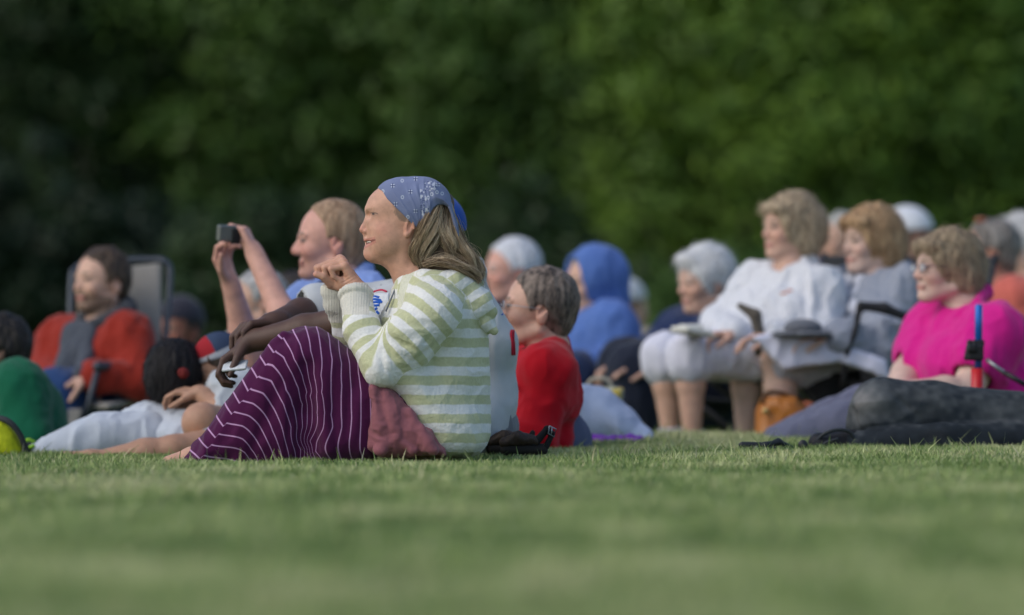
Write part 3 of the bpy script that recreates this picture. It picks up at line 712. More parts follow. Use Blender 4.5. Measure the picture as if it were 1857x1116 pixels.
    def creases(V_, N_):
        px, pz = pxz(V_); x_, z_ = (px - 600) * 5.581, (pz - 300) * 5.581; o = 0
        for a, b, wd_, am in [((850, 150), (960, 540), 16, .0022), ((760, 170), (890, 560), 12, .0014), ((940, 120), (985, 500), 16, .0028), ((680, 300), (860, 600), 10, .0012), ((1040, 160), (1030, 420), 20, -.002), ((600, 200), (820, 560), 9, .001), ((900, 150), (930, 600), 10, -.0016), ((1000, 150), (1000, 560), 10, .0024)]:
            L_ = np.hypot(b[0] - a[0], b[1] - a[1]); d_ = ((b[0] - a[0]) / L_, (b[1] - a[1]) / L_)
            t_ = (x_ - a[0]) * d_[0] + (z_ - a[1]) * d_[1]; n_ = (x_ - a[0]) * d_[1] - (z_ - a[1]) * d_[0] + 8 * np.sin(t_ / 60)
            o = o + am * np.exp(-(n_ / wd_) ** 2) * np.clip(t_ / 90, 0, 1) * np.clip((L_ - t_) / 90 + .3, 0, 1)
        return o + .0008 * vnoise(V_, .018)
    sc_ = push(sc_, creases)
    V = sc_[0]; px, pz = pxz(V); base = np.array([.17, .205, .34]); C = np.tile(base, (len(V), 1)) * (1 + .10 * vnoise(V, .03))[:, None]
    white = np.array([.55, .60, .68]); dark = np.array([.035, .05, .14])
    zx, zy = (px - 600) * 5.581, (pz - 300) * 5.581
    for cx, cy in [(630, 212), (810, 275), (860, 140), (660, 400), (862, 470), (1085, 200)]:
        for ox, oy in [(-14, -14), (14, -14), (-14, 14), (14, 14)]: mx(C, np.clip((9 - np.hypot(zx - cx - ox * .8, zy - cy - oy * .8)) / 5, 0, 1) * .85, white)
        mx(C, (np.minimum(np.abs(zx - cx), np.abs(zy - cy)) < 4) & (np.hypot(zx - cx, zy - cy) < 26), dark)
        mx(C, np.hypot(zx - cx, zy - cy) < 5, dark)
    for cx, cy in [(725, 160), (730, 330), (786, 530), (530, 268), (1025, 300), (1078, 280), (1130, 292), (990, 335)]:
        rr_ = np.hypot((zx - cx), (zy - cy) * .85); mx(C, np.clip((5.5 - np.abs(rr_ - 13)) / 4, 0, 1) * .85, white)
    pa = ((zx > 905) & (zx < 1000) & (zy > 250) & (zy < 545) & (np.abs(zx - (925 + (zy - 250) * .13)) < 42)) | (np.hypot((zx - 1015) * .8, zy - 215) < 56)
    nz = vnoise(np.stack([zx, zy * .8, zx * 0], 1), 15.); n2 = vnoise(np.stack([zx + 90, zy, zx * 0], 1), 9.)
    mx(C, pa * np.clip((nz - .2) / .2, 0, 1) * .8, white * .9); mx(C, pa * np.clip((n2 - .25) / .2, 0, 1) * (nz < .2) * .8, dark)
    mx(C, (np.abs(side_of(zx, zy, [(455, 228), (560, 330), (640, 412), (760, 520), (900, 655)]) - 9) < 3) * .25, dark)
    mk('headscarf', sc_, mat('bandana_cotton', (.2, .25, .5), rough=.9, bump=.15, scale=700, var=.05, attr='Col', sheen=.1, spec=.15), t, {'Col': C})
    # ---- hair: dark under-volume plus strands
    G = [[(799, 372, -.03), (792, 400, -.045), (784, 425, -.058), (768, 450, -.060), (760, 470, -.05), (772, 486, -.045)],
         [(806, 372, -.02), (806, 402, -.04), (811, 425, -.05), (822, 447, -.05), (817, 466, -.045), (797, 478, -.045)],
         [(815, 392, 0), (826, 428, -.02), (842, 452, -.025), (858, 472, -.03), (868, 490, -.03), (871, 505, -.03)],
         [(759, 462, -.055), (768, 478, -.06), (790, 474, -.075), (815, 477, -.085), (840, 488, -.08), (864, 503, -.06), (868, 512, -.06)],
         [(778, 394, -.066), (766, 428, -.072), (756, 450, -.066), (754, 466, -.062), (762, 482, -.055)],
         [(794, 366, -.045), (784, 388, -.066), (774, 408, -.074), (764, 430, -.072), (757, 452, -.066), (760, 476, -.06)], [(803, 372, .02), (800, 410, .03), (795, 440, .03), (790, 470, .03), (800, 490, .03)],
         [(812, 380, -.03), (818, 415, -.045), (832, 446, -.05), (844, 462, -.05), (852, 476, -.055), (862, 494, -.05)]]
    Pv = [cone(J(800, 372), J(796, 415), .035, .048, k=.03), cone(J(796, 415), J(790, 450), .050, .058, k=.03), cone(J(782, 425, -.02), J(776, 462, -.02), .040, .030, k=.03), cone(J(806, 425), J(828, 462), .045, .028, k=.03), cone(J(790, 378, -.035), J(772, 415, -.045), .036, .034, k=.02), cone(J(768, 480, -.03), J(838, 486, -.04), .030, .030, k=.02), cone(J(800, 366), J(772, 404), .03, .05, k=.02), cone(J(770, 478, .03), J(838, 486, .03), .030, .030, k=.02),
          cone(J(790, 455), J(815, 468, -.01), .045, .03, k=.03), ell(J(775, 400), (.05, .075, .05), k=.03)]
    hv = push(nets(Pv, .004), lambda V_, N_: .005 * vnoise(V_ * np.array([1, 1, .22]) + 3, .012))
    hs = strands([spline([J(*p) for p in g], 40) for g in G], [(.020, .030, .030, .024, .018), (.018, .028, .03, .022, .014), (.012, .022, .020, .016, .010), (.006, .010, .012, .012, .009), (.006, .016, .018, .014, .01), (.014, .020, .020, .016, .01), (.02, .03, .035, .03, .02), (.016, .024, .022, .016, .01)], 8200, 30, .0008, .0040, 5, 5)
    Ch = ramp(hs[2], [(.10, .066, .042), (.21, .145, .09), (.37, .265, .165), (.54, .415, .27), (.68, .57, .42)])
    fl = strands([spline([J(*p) for p in g], 40) for g in [[(820, 400, 0), (838, 440, 0), (852, 478, 0), (866, 492, 0), (876, 520, -.02)], [(842, 450, 0), (868, 470, 0), (872, 500, 0), (884, 525, 0)], [(770, 480, -.08), (810, 470, -.09), (850, 490, -.09), (872, 515, -.07)]]], [(.02, .02, .022, .02)] * 3, 110, 24, .0004, .009, 9, 10)
    cv = np.tile([.09, .06, .042], (len(hv[0]), 1)) * (1 + .4 * vnoise(hv[0] * np.array([1, 1, .2]), .01))[:, None]
    allh = merge([hv, hs[:2], fl[:2]])
    mk('hair', allh, hair_mat(), t, {'Col': np.concatenate([cv, Ch, np.tile([.42, .33, .22], (len(fl[0]), 1))])})
    # ---- hooded jumper
    sh, el_, wr_ = J(785, 572, -.165), J(694, 667, -.200), J(648, 548, -.060)
    sh2, el2, wr2 = J(775, 575, .165), J(662, 655, .14), J(612, 548, .05)
    tor = [ell(J(800, 600), (.110, .165, .130), bonefrm([.16, 0, 1], [1, 0, 0]), k=.06), ell(J(796, 690), (.135, .165, .155), k=.06), ell(J(800, 765), (.128, .185, .085), k=.05),
           cone(J(785, 560, -.12), J(785, 560, .12), .075, .075, k=.06), ell(J(735, 610), (.055, .12, .085), k=.05), cone(J(738, 535, -.02), J(722, 590, -.02), .040, .060, k=.04), cone(J(757, 520, -.02), J(780, 545, -.05), .062, .08, k=.04), ell(J(835, 780, 0), (.070, .17, .075), k=.04), cone(J(735, 665, -.08), J(790, 750, -.10), .055, .075, k=.05), cone(J(740, 682, -.16), J(808, 792, -.14), .055, .05, k=.04), ell(J(820, 800, -.08), (.095, .09, .035), k=.03), cone(J(844, 560), J(846, 780), .06, .06, k=.05)]
    sl = [cone(sh, el_, .078, .052, k=.045, g=1), ell(sh * .5 + el_ * .5 + [0, 0, .004], .074, k=.04, g=1), cone(el_, J(660, 600, -.13), .053, .054, k=.02, g=1), cone(J(660, 600, -.13), J(648, 552, -.065), .052, .045, k=.02, g=1),
          cone(J(648, 552, -.065), J(647, 537, -.05), .0445, .0455, k=.006, g=2)]
    sl2 = [cone(sh2, el2, .075, .055, k=.04, g=3), cone(el2, J(635, 600, .10), .052, .050, k=.02, g=3), cone(J(635, 600, .10), J(612, 548, .05), .048, .042, k=.02, g=3), cone(J(612, 552, .05), J(608, 528, .045), .040, .044, k=.006, g=4)]
    hood = [cone(J(772, 505, -.075), J(826, 512, -.07), .026, .030, k=.02, g=5), cone(J(826, 512, -.06), J(868, 545, -.045), .034, .036, k=.02, g=5), cone(J(868, 545, -.04), J(886, 590, -.03), .034, .024, k=.015, g=5), cone(J(828, 512, .06), J(872, 550, .05), .034, .034, k=.02, g=5),
            cone(J(772, 507, .075), J(826, 512, .07), .026, .03, k=.02, g=5), cone(J(850, 530, -.05), J(862, 560, -.06), .032, .034, k=.02, g=5), cone(J(876, 550, -.07), J(892, 566, -.05), .018, .015, k=.012, g=5), cone(J(880, 585, -.06), J(896, 600, -.05), .017, .013, k=.01, g=5), cone(J(846, 512, -.02), J(860, 520, .02), .03, .03, k=.02, g=5)]
    cutn = [cone(J(742, 470), J(757, 512), .060, .058, k=.010, sub=True), cone(J(728, 500), J(722, 550), .018, .008, k=.01, sub=True)]
    cuff = []
    for j in range(40):
        a = j / 40 * 2 * math.pi
    ax = unit(J(648, 552, -.065) - J(647, 535, -.05)) * -1; u_ = unit(np.cross(ax, [0, 1, 0])); v_ = np.cross(ax, u_)
    c0 = J(646, 536, -.048); ring = [c0 + .0405 * (u_ * math.cos(a) + v_ * math.sin(a)) for a in np.linspace(0, 2 * math.pi, 17)]
    cuff += [cone(ring[i], ring[i + 1], .0115, .0115, k=.004, g=2) for i in range(16)]
    bore = [cone(J(648, 556, -.06), J(644, 505, -.038), .030, .030, k=.004, sub=True), cone(J(612, 556, .05), J(604, 500, .04), .034, .036, k=.004, sub=True)]
    fold = []
    for (x0, y0), (x1, y1), r in [((1065, 400), (1180, 590), .008), ((1060, 395), (1090, 600), .009), ((1070, 390), (1290, 500), .007), ((1060, 410), (1000, 560), .006), ((1300, 430), (1380, 380), .010)]:
        a, b = z2(x0, y0), z2(x1, y1); fold.append(cone(J(*a, -.245), J(*b, -.262), r, r * .4, k=.016, sub=True))
    fold.append(cone(J(*z2(1350, 445), -.215), J(*z2(1210, 560), -.250), .010, .006, k=.018, sub=True))
    js = nets(tor + hood + sl2 + sl + fold + cutn + cuff + bore, .0026)
    V = js[0]; px, pz = pxz(V)
    js = push(js, lambda V_, N_: folds(.0035, .07, (1, 1, 1.3), 1)(V_, N_) * .8)
    gd = [sdf([p for p in L if not p.sub], V) for L in (tor, sl, sl2, hood, cuff)]
    cls = np.argmin(np.stack([gd[0] - .004, gd[1], gd[2], gd[3]]), 0)
    rag = side_of(px, pz, [z2(1440, 60), z2(1490, 160), z2(1460, 300), z2(1400, 390), z2(1345, 445), z2(1345, 470)])
    yy = V[:, 1] - D
    cls = np.where((cls == 0) & (rag < 0) & (pz < z2(0, 455)[1]) & (px > z2(1150, 0)[0]) & (yy < -.05), 1, cls)
    cls = np.where((cls == 1) & (rag > 6) & (yy > -.22), 0, cls)
    per = .0345 * 1.62
    st = (V[:, 2] - J(0, 536)[2]) / per + .05 * (px - 850) / 100 + .18 * np.clip((790 - px) / 90, 0, 1) * np.clip((pz - 700) / 60, 0, 1)
    def arc(a, b, c, V_, off=0):
        d1 = b - a; L1 = np.linalg.norm(d1); d1 = d1 / L1; d2 = c - b; L2 = np.linalg.norm(d2); d2 = d2 / L2
        t1 = (V_ - a) @ d1; t2 = (V_ - b) @ d2
        s_ = np.clip((t1 - t2 - (L1) + .0) / .09 + .5, 0, 1); 
        e1 = np.minimum(t1, L1 + .02); e2 = L1 + np.maximum(t2, -.02)
        w1 = 1 / (1 + np.exp(((V_ - (b + 0)) @ unit(d1 + d2)) / .018)) if False else None
        q1 = np.linalg.norm(V_ - (a + np.clip(t1, 0, L1)[:, None] * d1), axis=1); q2 = np.linalg.norm(V_ - (b + np.clip(t2, 0, L2)[:, None] * d2), axis=1)
        h = np.clip(.5 + (q1 - q2) / .05, 0, 1)
        return (e1 * (1 - h) + e2 * h + off)
    st = np.where(cls == 1, -arc(sh, el_, wr_, V, .018) / per * 1.0, st)
    st = np.where(cls == 2, -arc(sh2, el2, wr2, V, .03) / per, st)
    st = np.where(cls == 3, (px * .55 + pz * .85) / 30., st)
    st = st + .035 * vnoise(V, .05) + .02 * vnoise(V, .012)
    cufm = ((np.minimum(gd[4], sdf([sl[4]], V)) < .006) | ((pz < 590 - (px - 615) * .12 * 0) & (cls == 1) & (px < 672) & (pz < 572)) | ((cls == 2) & (pz < 585))) & (yy > -.2) & (px < 690)
    cufm = cufm | ((np.abs(px - (705 + (pz - 520) * -.35)) < 10) & (pz > 512) & (pz < 590) & (cls == 0))
    rib = cufm.astype(float)
    N = normals(*js); js = (js[0] + N * (.0008 * rib * np.cos((px if True else 0) * 1.35))[:, None] + N * (.0009 * vnoise(V, .006) * (1 - rib))[:, None], js[1])
    mj = striped('terry_stripes', (.76, .77, .74), (.52, .54, .33), .5, cp=(.62, .61, .53), soft=.035, rough=.95, bump=.55, scale=330, var=.07, vscale=120, sheen=.3, spec=.1)
    mk('jumper', js, mj, t, {'stripe': st, 'plain': rib})
    sm = [tube(spline([J(*z2(*q), dy) for q, dy in [((1440, 330), -.218), ((1400, 385), -.235), ((1350, 440), -.24)]], 8), .0011, 4)]
    zp = tube(spline([J(722, 513, -.040), J(717, 525, -.052), J(709, 545, -.066), J(701, 565, -.08)], 12), .0025, 6)
    mk('zip', zp, mat('zip_grey', (.12, .14, .17), rough=.5, bump=0), t)
    mk('undershirt', nets([cone(J(757, 503), J(762, 516), .056, .060, k=.01), cone(J(740, 470), J(757, 512), .053, .053, k=.004, sub=True), cone(J(731, 452), J(745, 492), .07, .052, k=.004, sub=True)], .003), cloth('blue_vest_cotton', (.06, .16, .30)), t)
    # ---- striped trousers
    leg = [pillow([(557, 601), (538, 603), (520, 608), (503, 620), (489, 632), (458, 671), (421, 722), (374, 791), (331, 838), (345, 845), (480, 845), (600, 838), (682, 828), (700, 760), (690, 708), (664, 688), (650, 664), (631, 642), (612, 627), (594, 614), (577, 605)], D, D - .02, .20, .085, k=.02),
           cone(J(556, 632, -.11), J(380, 822, -.10), .048, .035, k=.03), cone(J(572, 640, -.12), J(720, 750, -.10), .062, .095, k=.04), cone(J(556, 632, .09), J(380, 815, .10), .05, .035, k=.03)]
    for a, b, r, kk in [((600, 405), (200, 1010), .016, .018), ((575, 490), (372, 1015), .014, .02), ((660, 420), (560, 900), .012, .02), ((640, 460), (500, 1000), .010, .02), ((760, 450), (700, 640), .012, .03)]:
        leg.append(cone(J(*z2(*a), -.158), J(*z2(*b), -.185 if b[1] > 900 else -.19), r, r * 1.2, k=kk))
    for a, b, r in [((560, 470), (250, 1000), .008), ((715, 560), (705, 780), .026), ((705, 780), (720, 1000), .040), ((590, 640), (430, 1000), .009), ((650, 600), (610, 1010), .010), ((840, 560), (850, 980), .008), ((930, 620), (900, 1000), .008), ((985, 700), (965, 990), .01)]:
        leg.append(cone(J(*z2(*a), -.235), J(*z2(*b), -.225), r, r * 1.3, k=.022, sub=True))
    tr = nets(leg, .0026); tr = push(push(tr, folds(.0022, .05, (1, 1, .3), 7)), folds(.006, .11, (1.2, 1, .35), 17))
    V = tr[0]; px, pz = pxz(V); zx, zy = (px - 300) * 2.721, (pz - 460) * 2.721
    right = {0: [(960, 580), (975, 680), (975, 800), (970, 960)], 1: [(905, 490), (918, 540), (925, 640), (930, 800), (922, 985)], 2: [(865, 460), (880, 540), (882, 650), (882, 850), (870, 985)], 3: [(820, 425), (835, 520), (830, 650), (828, 790), (838, 850), (810, 985)],
             4: [(765, 392), (782, 500), (780, 600), (782, 680), (800, 780), (790, 860), (750, 970)], 5: [(708, 378), (730, 480), (745, 590), (762, 680), (760, 780), (722, 920)], 6: [(640, 383), (680, 450), (710, 540), (722, 620), (725, 700)],
             7: [(600, 425), (650, 520), (690, 600), (712, 680), (712, 780)], 8: [(560, 485), (600, 510), (640, 590), (670, 660), (690, 740), (690, 850), (700, 960)], 9: [(510, 545), (545, 548), (580, 590), (610, 670), (640, 740), (660, 820), (680, 960)],
             10: [(480, 608), (540, 625), (572, 690), (600, 740), (635, 850), (655, 1000)], 11: [(440, 668), (500, 685), (540, 745), (570, 800), (600, 890), (625, 1010)], 12: [(395, 722), (450, 735), (500, 780), (545, 870), (590, 1010)], 13: [(350, 775), (430, 795), (475, 835), (520, 920), (555, 1010)],
             14: [(315, 830), (400, 845), (440, 880), (480, 940), (512, 1020)], 15: [(275, 883), (400, 908), (440, 960), (475, 1030)], 16: [(240, 935), (390, 962), (410, 975), (440, 1030)], 17: [(205, 985), (340, 1012), (400, 1030)], 18: [(160, 1040), (300, 1065)]}
    left = {7: [(570, 405), (602, 432)], 8: [(525, 455), (552, 492)], 9: [(487, 515), (512, 552)], 10: [(445, 572), (470, 612)], 11: [(400, 630), (428, 682)], 12: [(355, 690), (385, 738)], 13: [(313, 745), (348, 792)], 14: [(270, 805), (308, 852)], 15: [(228, 862), (268, 905)], 16: [(183, 912), (230, 955)], 17: [(135, 965), (190, 1005)], 18: [(95, 1015), (135, 1035)], 6: [(620, 350), (640, 383)]}
    def fit(d):
        A, B = [], []
        for k_, v in d.items():
            for q in v: A.append(q); B.append(k_)
        return rbf(np.array(A) / 100., np.array(B, float))
    ZZ = np.stack([zx, zy], 1) / 100.; sr = fit(right)(ZZ); sL = fit(left)(ZZ)
    rl = side_of(zx, zy, [(640, 380), (602, 402), (555, 482), (512, 548), (470, 610), (428, 672), (385, 735), (345, 788), (308, 845), (268, 900), (232, 952), (190, 1010), (150, 1060)])
    s_ = np.where(rl < 0, sL, sr) + .5
    mk('trousers', tr, striped('purple_stripes', (.066, .008, .050), (.46, .27, .46), .11, soft=.02, rough=.9, bump=.25, scale=600, var=.08, vscale=60, sheen=.15, spec=.1), t, {'stripe': s_})
    # ---- rose jacket round the waist
    rj = [pillow([z2(1012, 655), z2(1060, 640), z2(1100, 645), z2(1150, 700), z2(1210, 760), z2(1290, 850), z2(1385, 955), z2(1390, 990), z2(1180, 990), z2(1080, 985), z2(1000, 960), z2(1010, 850)], D, D - .06, .17, .05, k=.02)]
    for a, b, r in [((1040, 660), (1080, 960), .012), ((1100, 690), (1150, 900), .010), ((1150, 890), (1060, 960), .012), ((1200, 780), (1330, 960), .014), ((1120, 850), (1230, 960), .010)]:
        rj.append(cone(J(*z2(*a), -.215), J(*z2(*b), -.225), r, r, k=.012))
    for a, b, r in [((1075, 680), (1120, 900), .008), ((1170, 780), (1180, 900), .010), ((1180, 900), (1280, 970), .010), ((1020, 900), (1140, 880), .008)]:
        rj.append(cone(J(*z2(*a), -.240), J(*z2(*b), -.240), r, r * .7, k=.010, sub=True))
    rj = push(push(nets(rj, .003), folds(.009, .085, (1.3, 1, .6), 4)), folds(.0025, .03, (1, 1, 1), 9))
    mk('tied_jacket', rj, cloth('rose_cotton', (.27, .10, .12), rough=.75, vscale=40), t)
    return t
# ------------------------------------------------------------------ everyone else: one builder, posed joint by joint
SK = {'fair': (.58, .36, .27), 'pink': (.60, .33, .26), 'tan': (.42, .24, .16), 'dark': (.085, .046, .034), 'pale': (.60, .42, .34), 'brown': (.13, .075, .05)}
FAB = {}
def person(label, D, head, yaw=0, pitch=0, roll=0, hs=1., skin='fair', beard=None, flush=.3, jaw=1., nose=1., lip=(.42, .16, .14), sh=None, pel=None, neck=None, g=1., belly=1., bust=0., depth=1.,
           arms=(), legs=(), top=(.5, .5, .5), topname='shirt', sleeve='long', pants=None, plen=2, shoes=(.03, .03, .035), hair=('short', (.1, .07, .05), (.2, .15, .1)), puff=1., hamp=.006, cap=None, hood=None,
           infl=.012, fold=(.009, .065), extra=None, cut=None, armc=.0035, torsocell=.006, group=None, loc=None, browc=(.2, .14, .1), ag=1.):
    J = lambda p: at(p[0], p[1], D) + [0, p[2] if len(p) > 2 else 0, 0]
    M = frame(yaw, pitch, roll); hc = J(head); O = hc - M[2] * .113 * hs
    base = J(pel); base = (base[0], base[1], float(ground(base[0], base[1])))
    t = thing('person', label, 'person', base, group)
    sk = np.array(SK[skin] if isinstance(skin, str) else skin)
    nb = J(neck) if neck else (J(sh[0]) + J(sh[1])) / 2 + [0, 0, .02]
    P = head_prims(O, M, hs, jaw=jaw, nose=nose)
    n0 = O + M[2] * .05 * hs - M[0] * .022 * hs
    P += [cone(n0, nb, .052 * hs, .055 * hs, k=.02), cone(nb, nb - [0, 0, .06], .055 * hs, .070 * g, k=.03)]
    hv = nets(P, .003); Ch = paint_head(hv[0], O, M, hs, sk, lip=lip, beard=beard, flush=flush, browc=browc)
    body = [hv]; Cs = [Ch]
    def add(pr, h):
        m = nets(pr, h); body.append(m); Cs.append(np.tile(sk, (len(m[0]), 1)) * (1 + .08 * vnoise(m[0], .03))[:, None])
    tops = torso_prims([J(p) for p in sh], J(pel), g, infl, belly, bust=bust, depth=depth, fwd=M[0], k=.06)
    add(torso_prims([J(p) for p in sh], J(pel), g * .9, 0, belly * .9, depth=depth, fwd=M[0]), .012)
    for S_, a in zip(sh, arms):
        if not a: continue
        S, E, W = J(S_), J(a['el']), J(a['wr'])
        pr = arm_prims(S, E, W, ag)
        if a.get('d') is not None: pr += hand_prims(W, a['d'], a['n'], a.get('side', 1), a.get('curl', (30, 40, 30)), s=1.0 * hs ** .5 * ag ** .5)
        add(pr, armc)
        if sleeve == 'long':
            tops += [cone(S, E, .056 * ag + infl, .046 * ag + infl, .05), cone(E, E * .12 + W * .88, .044 * ag + infl, .034 * ag + infl, .025)]
        elif sleeve == 'short':
            m = S * (1 - a.get('sl', .62)) + E * a.get('sl', .62); tops.append(cone(S, m, .062 * ag + infl, .058 * ag + infl, .05))
            tops.append(cone(m + unit(E - S) * .03, E, .052 * ag, .050 * ag, .004, True))
    if legs:
        for l in legs:
            h_, k_, a_ = [J(q) for q in l[:3]]
            add(leg_prims(h_, k_, a_, l[4] if len(l) > 4 else 1., k=.02) + (foot_prims(a_, J(l[3]), .95) if len(l) > 3 and l[3] and not shoes else []), .007 if plen == 2 else .005)
    mk('body', merge(body), skin_mat(), t, {'Col': np.concatenate(Cs)})
    for q in sh: tops.append(cone(nb * .85 + J(q) * .15 - [0, 0, .055], J(q) * .8 + nb * .2, .045 * g ** .5 + infl, .050 * g ** .5 + infl, .04))
    tops.append(cone(n0 + M[2] * .02, nb + M[0] * .012 + [0, 0, .0], .050 * hs, .056 * hs, k=.006, sub=True))
    if extra: tops += extra(J, M, O)
    if cut: tops += cut(J, M, O)
    tv = push(push(nets(tops, torsocell), folds(fold[0] * 1.35, fold[1] * 1.8, (1.2, 1, .6), seed=int(head[0]))), folds(fold[0] * .5, fold[1] * .6, (1, 1, .7), seed=int(head[0]) + 5))
    mk(topname, tv, cloth('cloth_%s_%d' % (topname, int(head[0] + 3000)), top), t)
    if legs and pants is not None:
        pr = []
        for l in legs:
            h_, k_, a_ = [J(q) for q in l[:3]]; gg = l[4] if len(l) > 4 else 1.
            pr.append(cone(h_, k_ if plen >= 1 else h_ + (k_ - h_) * plen, .094 * gg + infl, .064 * gg + infl, .04))
            if plen == 2: pr += [cone(k_, k_ * .6 + a_ * .4, .062 * gg + infl, .062 * gg + infl, .03), cone(k_ * .6 + a_ * .4, a_, .060 * gg + infl, .050 * gg + infl, .03)]
            elif plen > 1: pr.append(cone(k_, k_ * (2 - plen) + a_ * (plen - 1), .064 * gg + infl, .068 * gg + infl, .03))
        pr.append(ell(J(pel), (.17 * g, .14 * g, .13 * g), k=.05))
        mk('trousers' if plen >= 2 else 'shorts', push(nets(pr, .006), folds(.006, .06, seed=3)), cloth('cloth_legs_%d' % int(head[0] + 3000), pants), t)
    if legs and shoes:
        for l in legs:
            if len(l) > 3 and l[3]:
                a_ = J(l[2]); q = foot_prims(a_, J(l[3]), 1.08); mk('shoe', nets(q, .005), mat('shoe_%d' % int(head[0] + 3000), shoes, rough=.6, bump=.2), t)
    if hair:
        hp = hair_prims(O, M, hs, hair[0], puff)
        hm = push(nets(hp, .0035), lambda V, N: hamp * (vnoise((V @ M.T) * [1, 1, .35], .022) + .6 * vnoise((V @ M.T) * [1, 1, .3], .008)))
        fz = fuzz(hm, M, {'short': 5000, 'fringe': 2500}.get(hair[0], 9000), {'short': .018, 'fringe': .010}.get(hair[0], .040) * hs, r=.0005, seed=int(head[0]) + 3000, lift=.30 if hair[0] != 'fringe' else .1)
        mk('hair', merge([hm, fz[:2]]), hair_mat(), t, {'Col': np.concatenate([hair_col(hm[0], hair[1], hair[2], M), ramp(fz[2], [np.array(hair[1]) * .8, hair[2], np.array(hair[2]) * 1.15])])})
    if cap:
        mk('cap', nets(cap_prims(O, M, hs, brim=cap[1]), .004), cloth('cap_%d' % int(head[0] + 3000), cap[0], rough=.8), t)
    if hood:
        hp = hair_prims(O, M, hs, 'hood')
        mk('hood', push(nets(hp, .005), folds(.005, .05)), cloth('cloth_hood_%d' % int(head[0] + 3000), hood[0]), t)
    return t, J, M, O, tops
def collar(nb, M, r=.075, th=.02, rise=.03, gap=.8, drop=.05):
    """an open collar: a ring of cloth round the neck, high at the nape, falling to the front"""
    a = np.linspace(gap, 2 * np.pi - gap, 12); P = []
    pts = [nb + M[0] * r * math.cos(b) + M[1] * r * 1.05 * math.sin(b) + np.array([0, 0, rise - drop * (1 + math.cos(b)) / 2 * 1.6]) for b in a]
    return [cone(p, q, th, th, .01) for p, q in zip(pts[:-1], pts[1:])]
def glasses(t, O, M, s, col=(.05, .05, .06), r=.0014):
    L = lambda x, y, z: O + s * (x * M[0] + y * M[1] + z * M[2]); T = []
    for q in (-1, 1):
        a = np.linspace(0, 2 * np.pi, 17); T.append(([L(.098 - .006 * abs(math.cos(b)), q * (.033 + .022 * math.cos(b)), .110 + .015 * math.sin(b)) for b in a], r))
        T.append(([L(.092, q * .055, .115), L(.06, q * .078, .115), L(-.01, q * .082, .113)], r))
    T.append(([L(.099, -.011, .113), L(.104, 0, .115), L(.099, .011, .113)], r))
    g_ = mk('glasses', tubes(T, 6), mat('frame_%d' % int(col[0] * 999), col, rough=.3, bump=0, metal=.4, spec=.6), t)
    lens = mat('lens_glass', (.55, .6, .65), rough=.05, bump=0, var=.02, spec=.8)
    lens.node_tree.nodes['Principled BSDF'].inputs['Alpha'].default_value = .35
    for q in (-1, 1):
        mk('lens', nets([ell(L(.095, q * .033, .110), np.array([.0018, .021, .014]) * s, M)], .0016), lens, g_)
def panel(tops, D, lines, r, sink=.55, h=.005):
    """a strip of cloth lying on a garment, following its surface along lines given in the photo's pixels"""
    P = []
    for L in lines:
        q = [drape(tops, None, D, x, y, 0) for x, y in L]; P += [cone(a + [0, r * sink, 0], b + [0, r * sink, 0], r, r, .012) for a, b in zip(q[:-1], q[1:]) if np.linalg.norm(a - b) < .2]
    return nets(P, h)
def drape(prims, J0, D, px, py, off=.001):
    off = off + .002
    p = at(px, py, D) + [0, -.6, 0]
    for _ in range(90):
        d = float(sdf(prims, np.array([p], np.float32))[0])
        if d < .0006: break
        p[1] += max(d * .8, .0008)
    p = p.copy(); p[1] -= off; return p
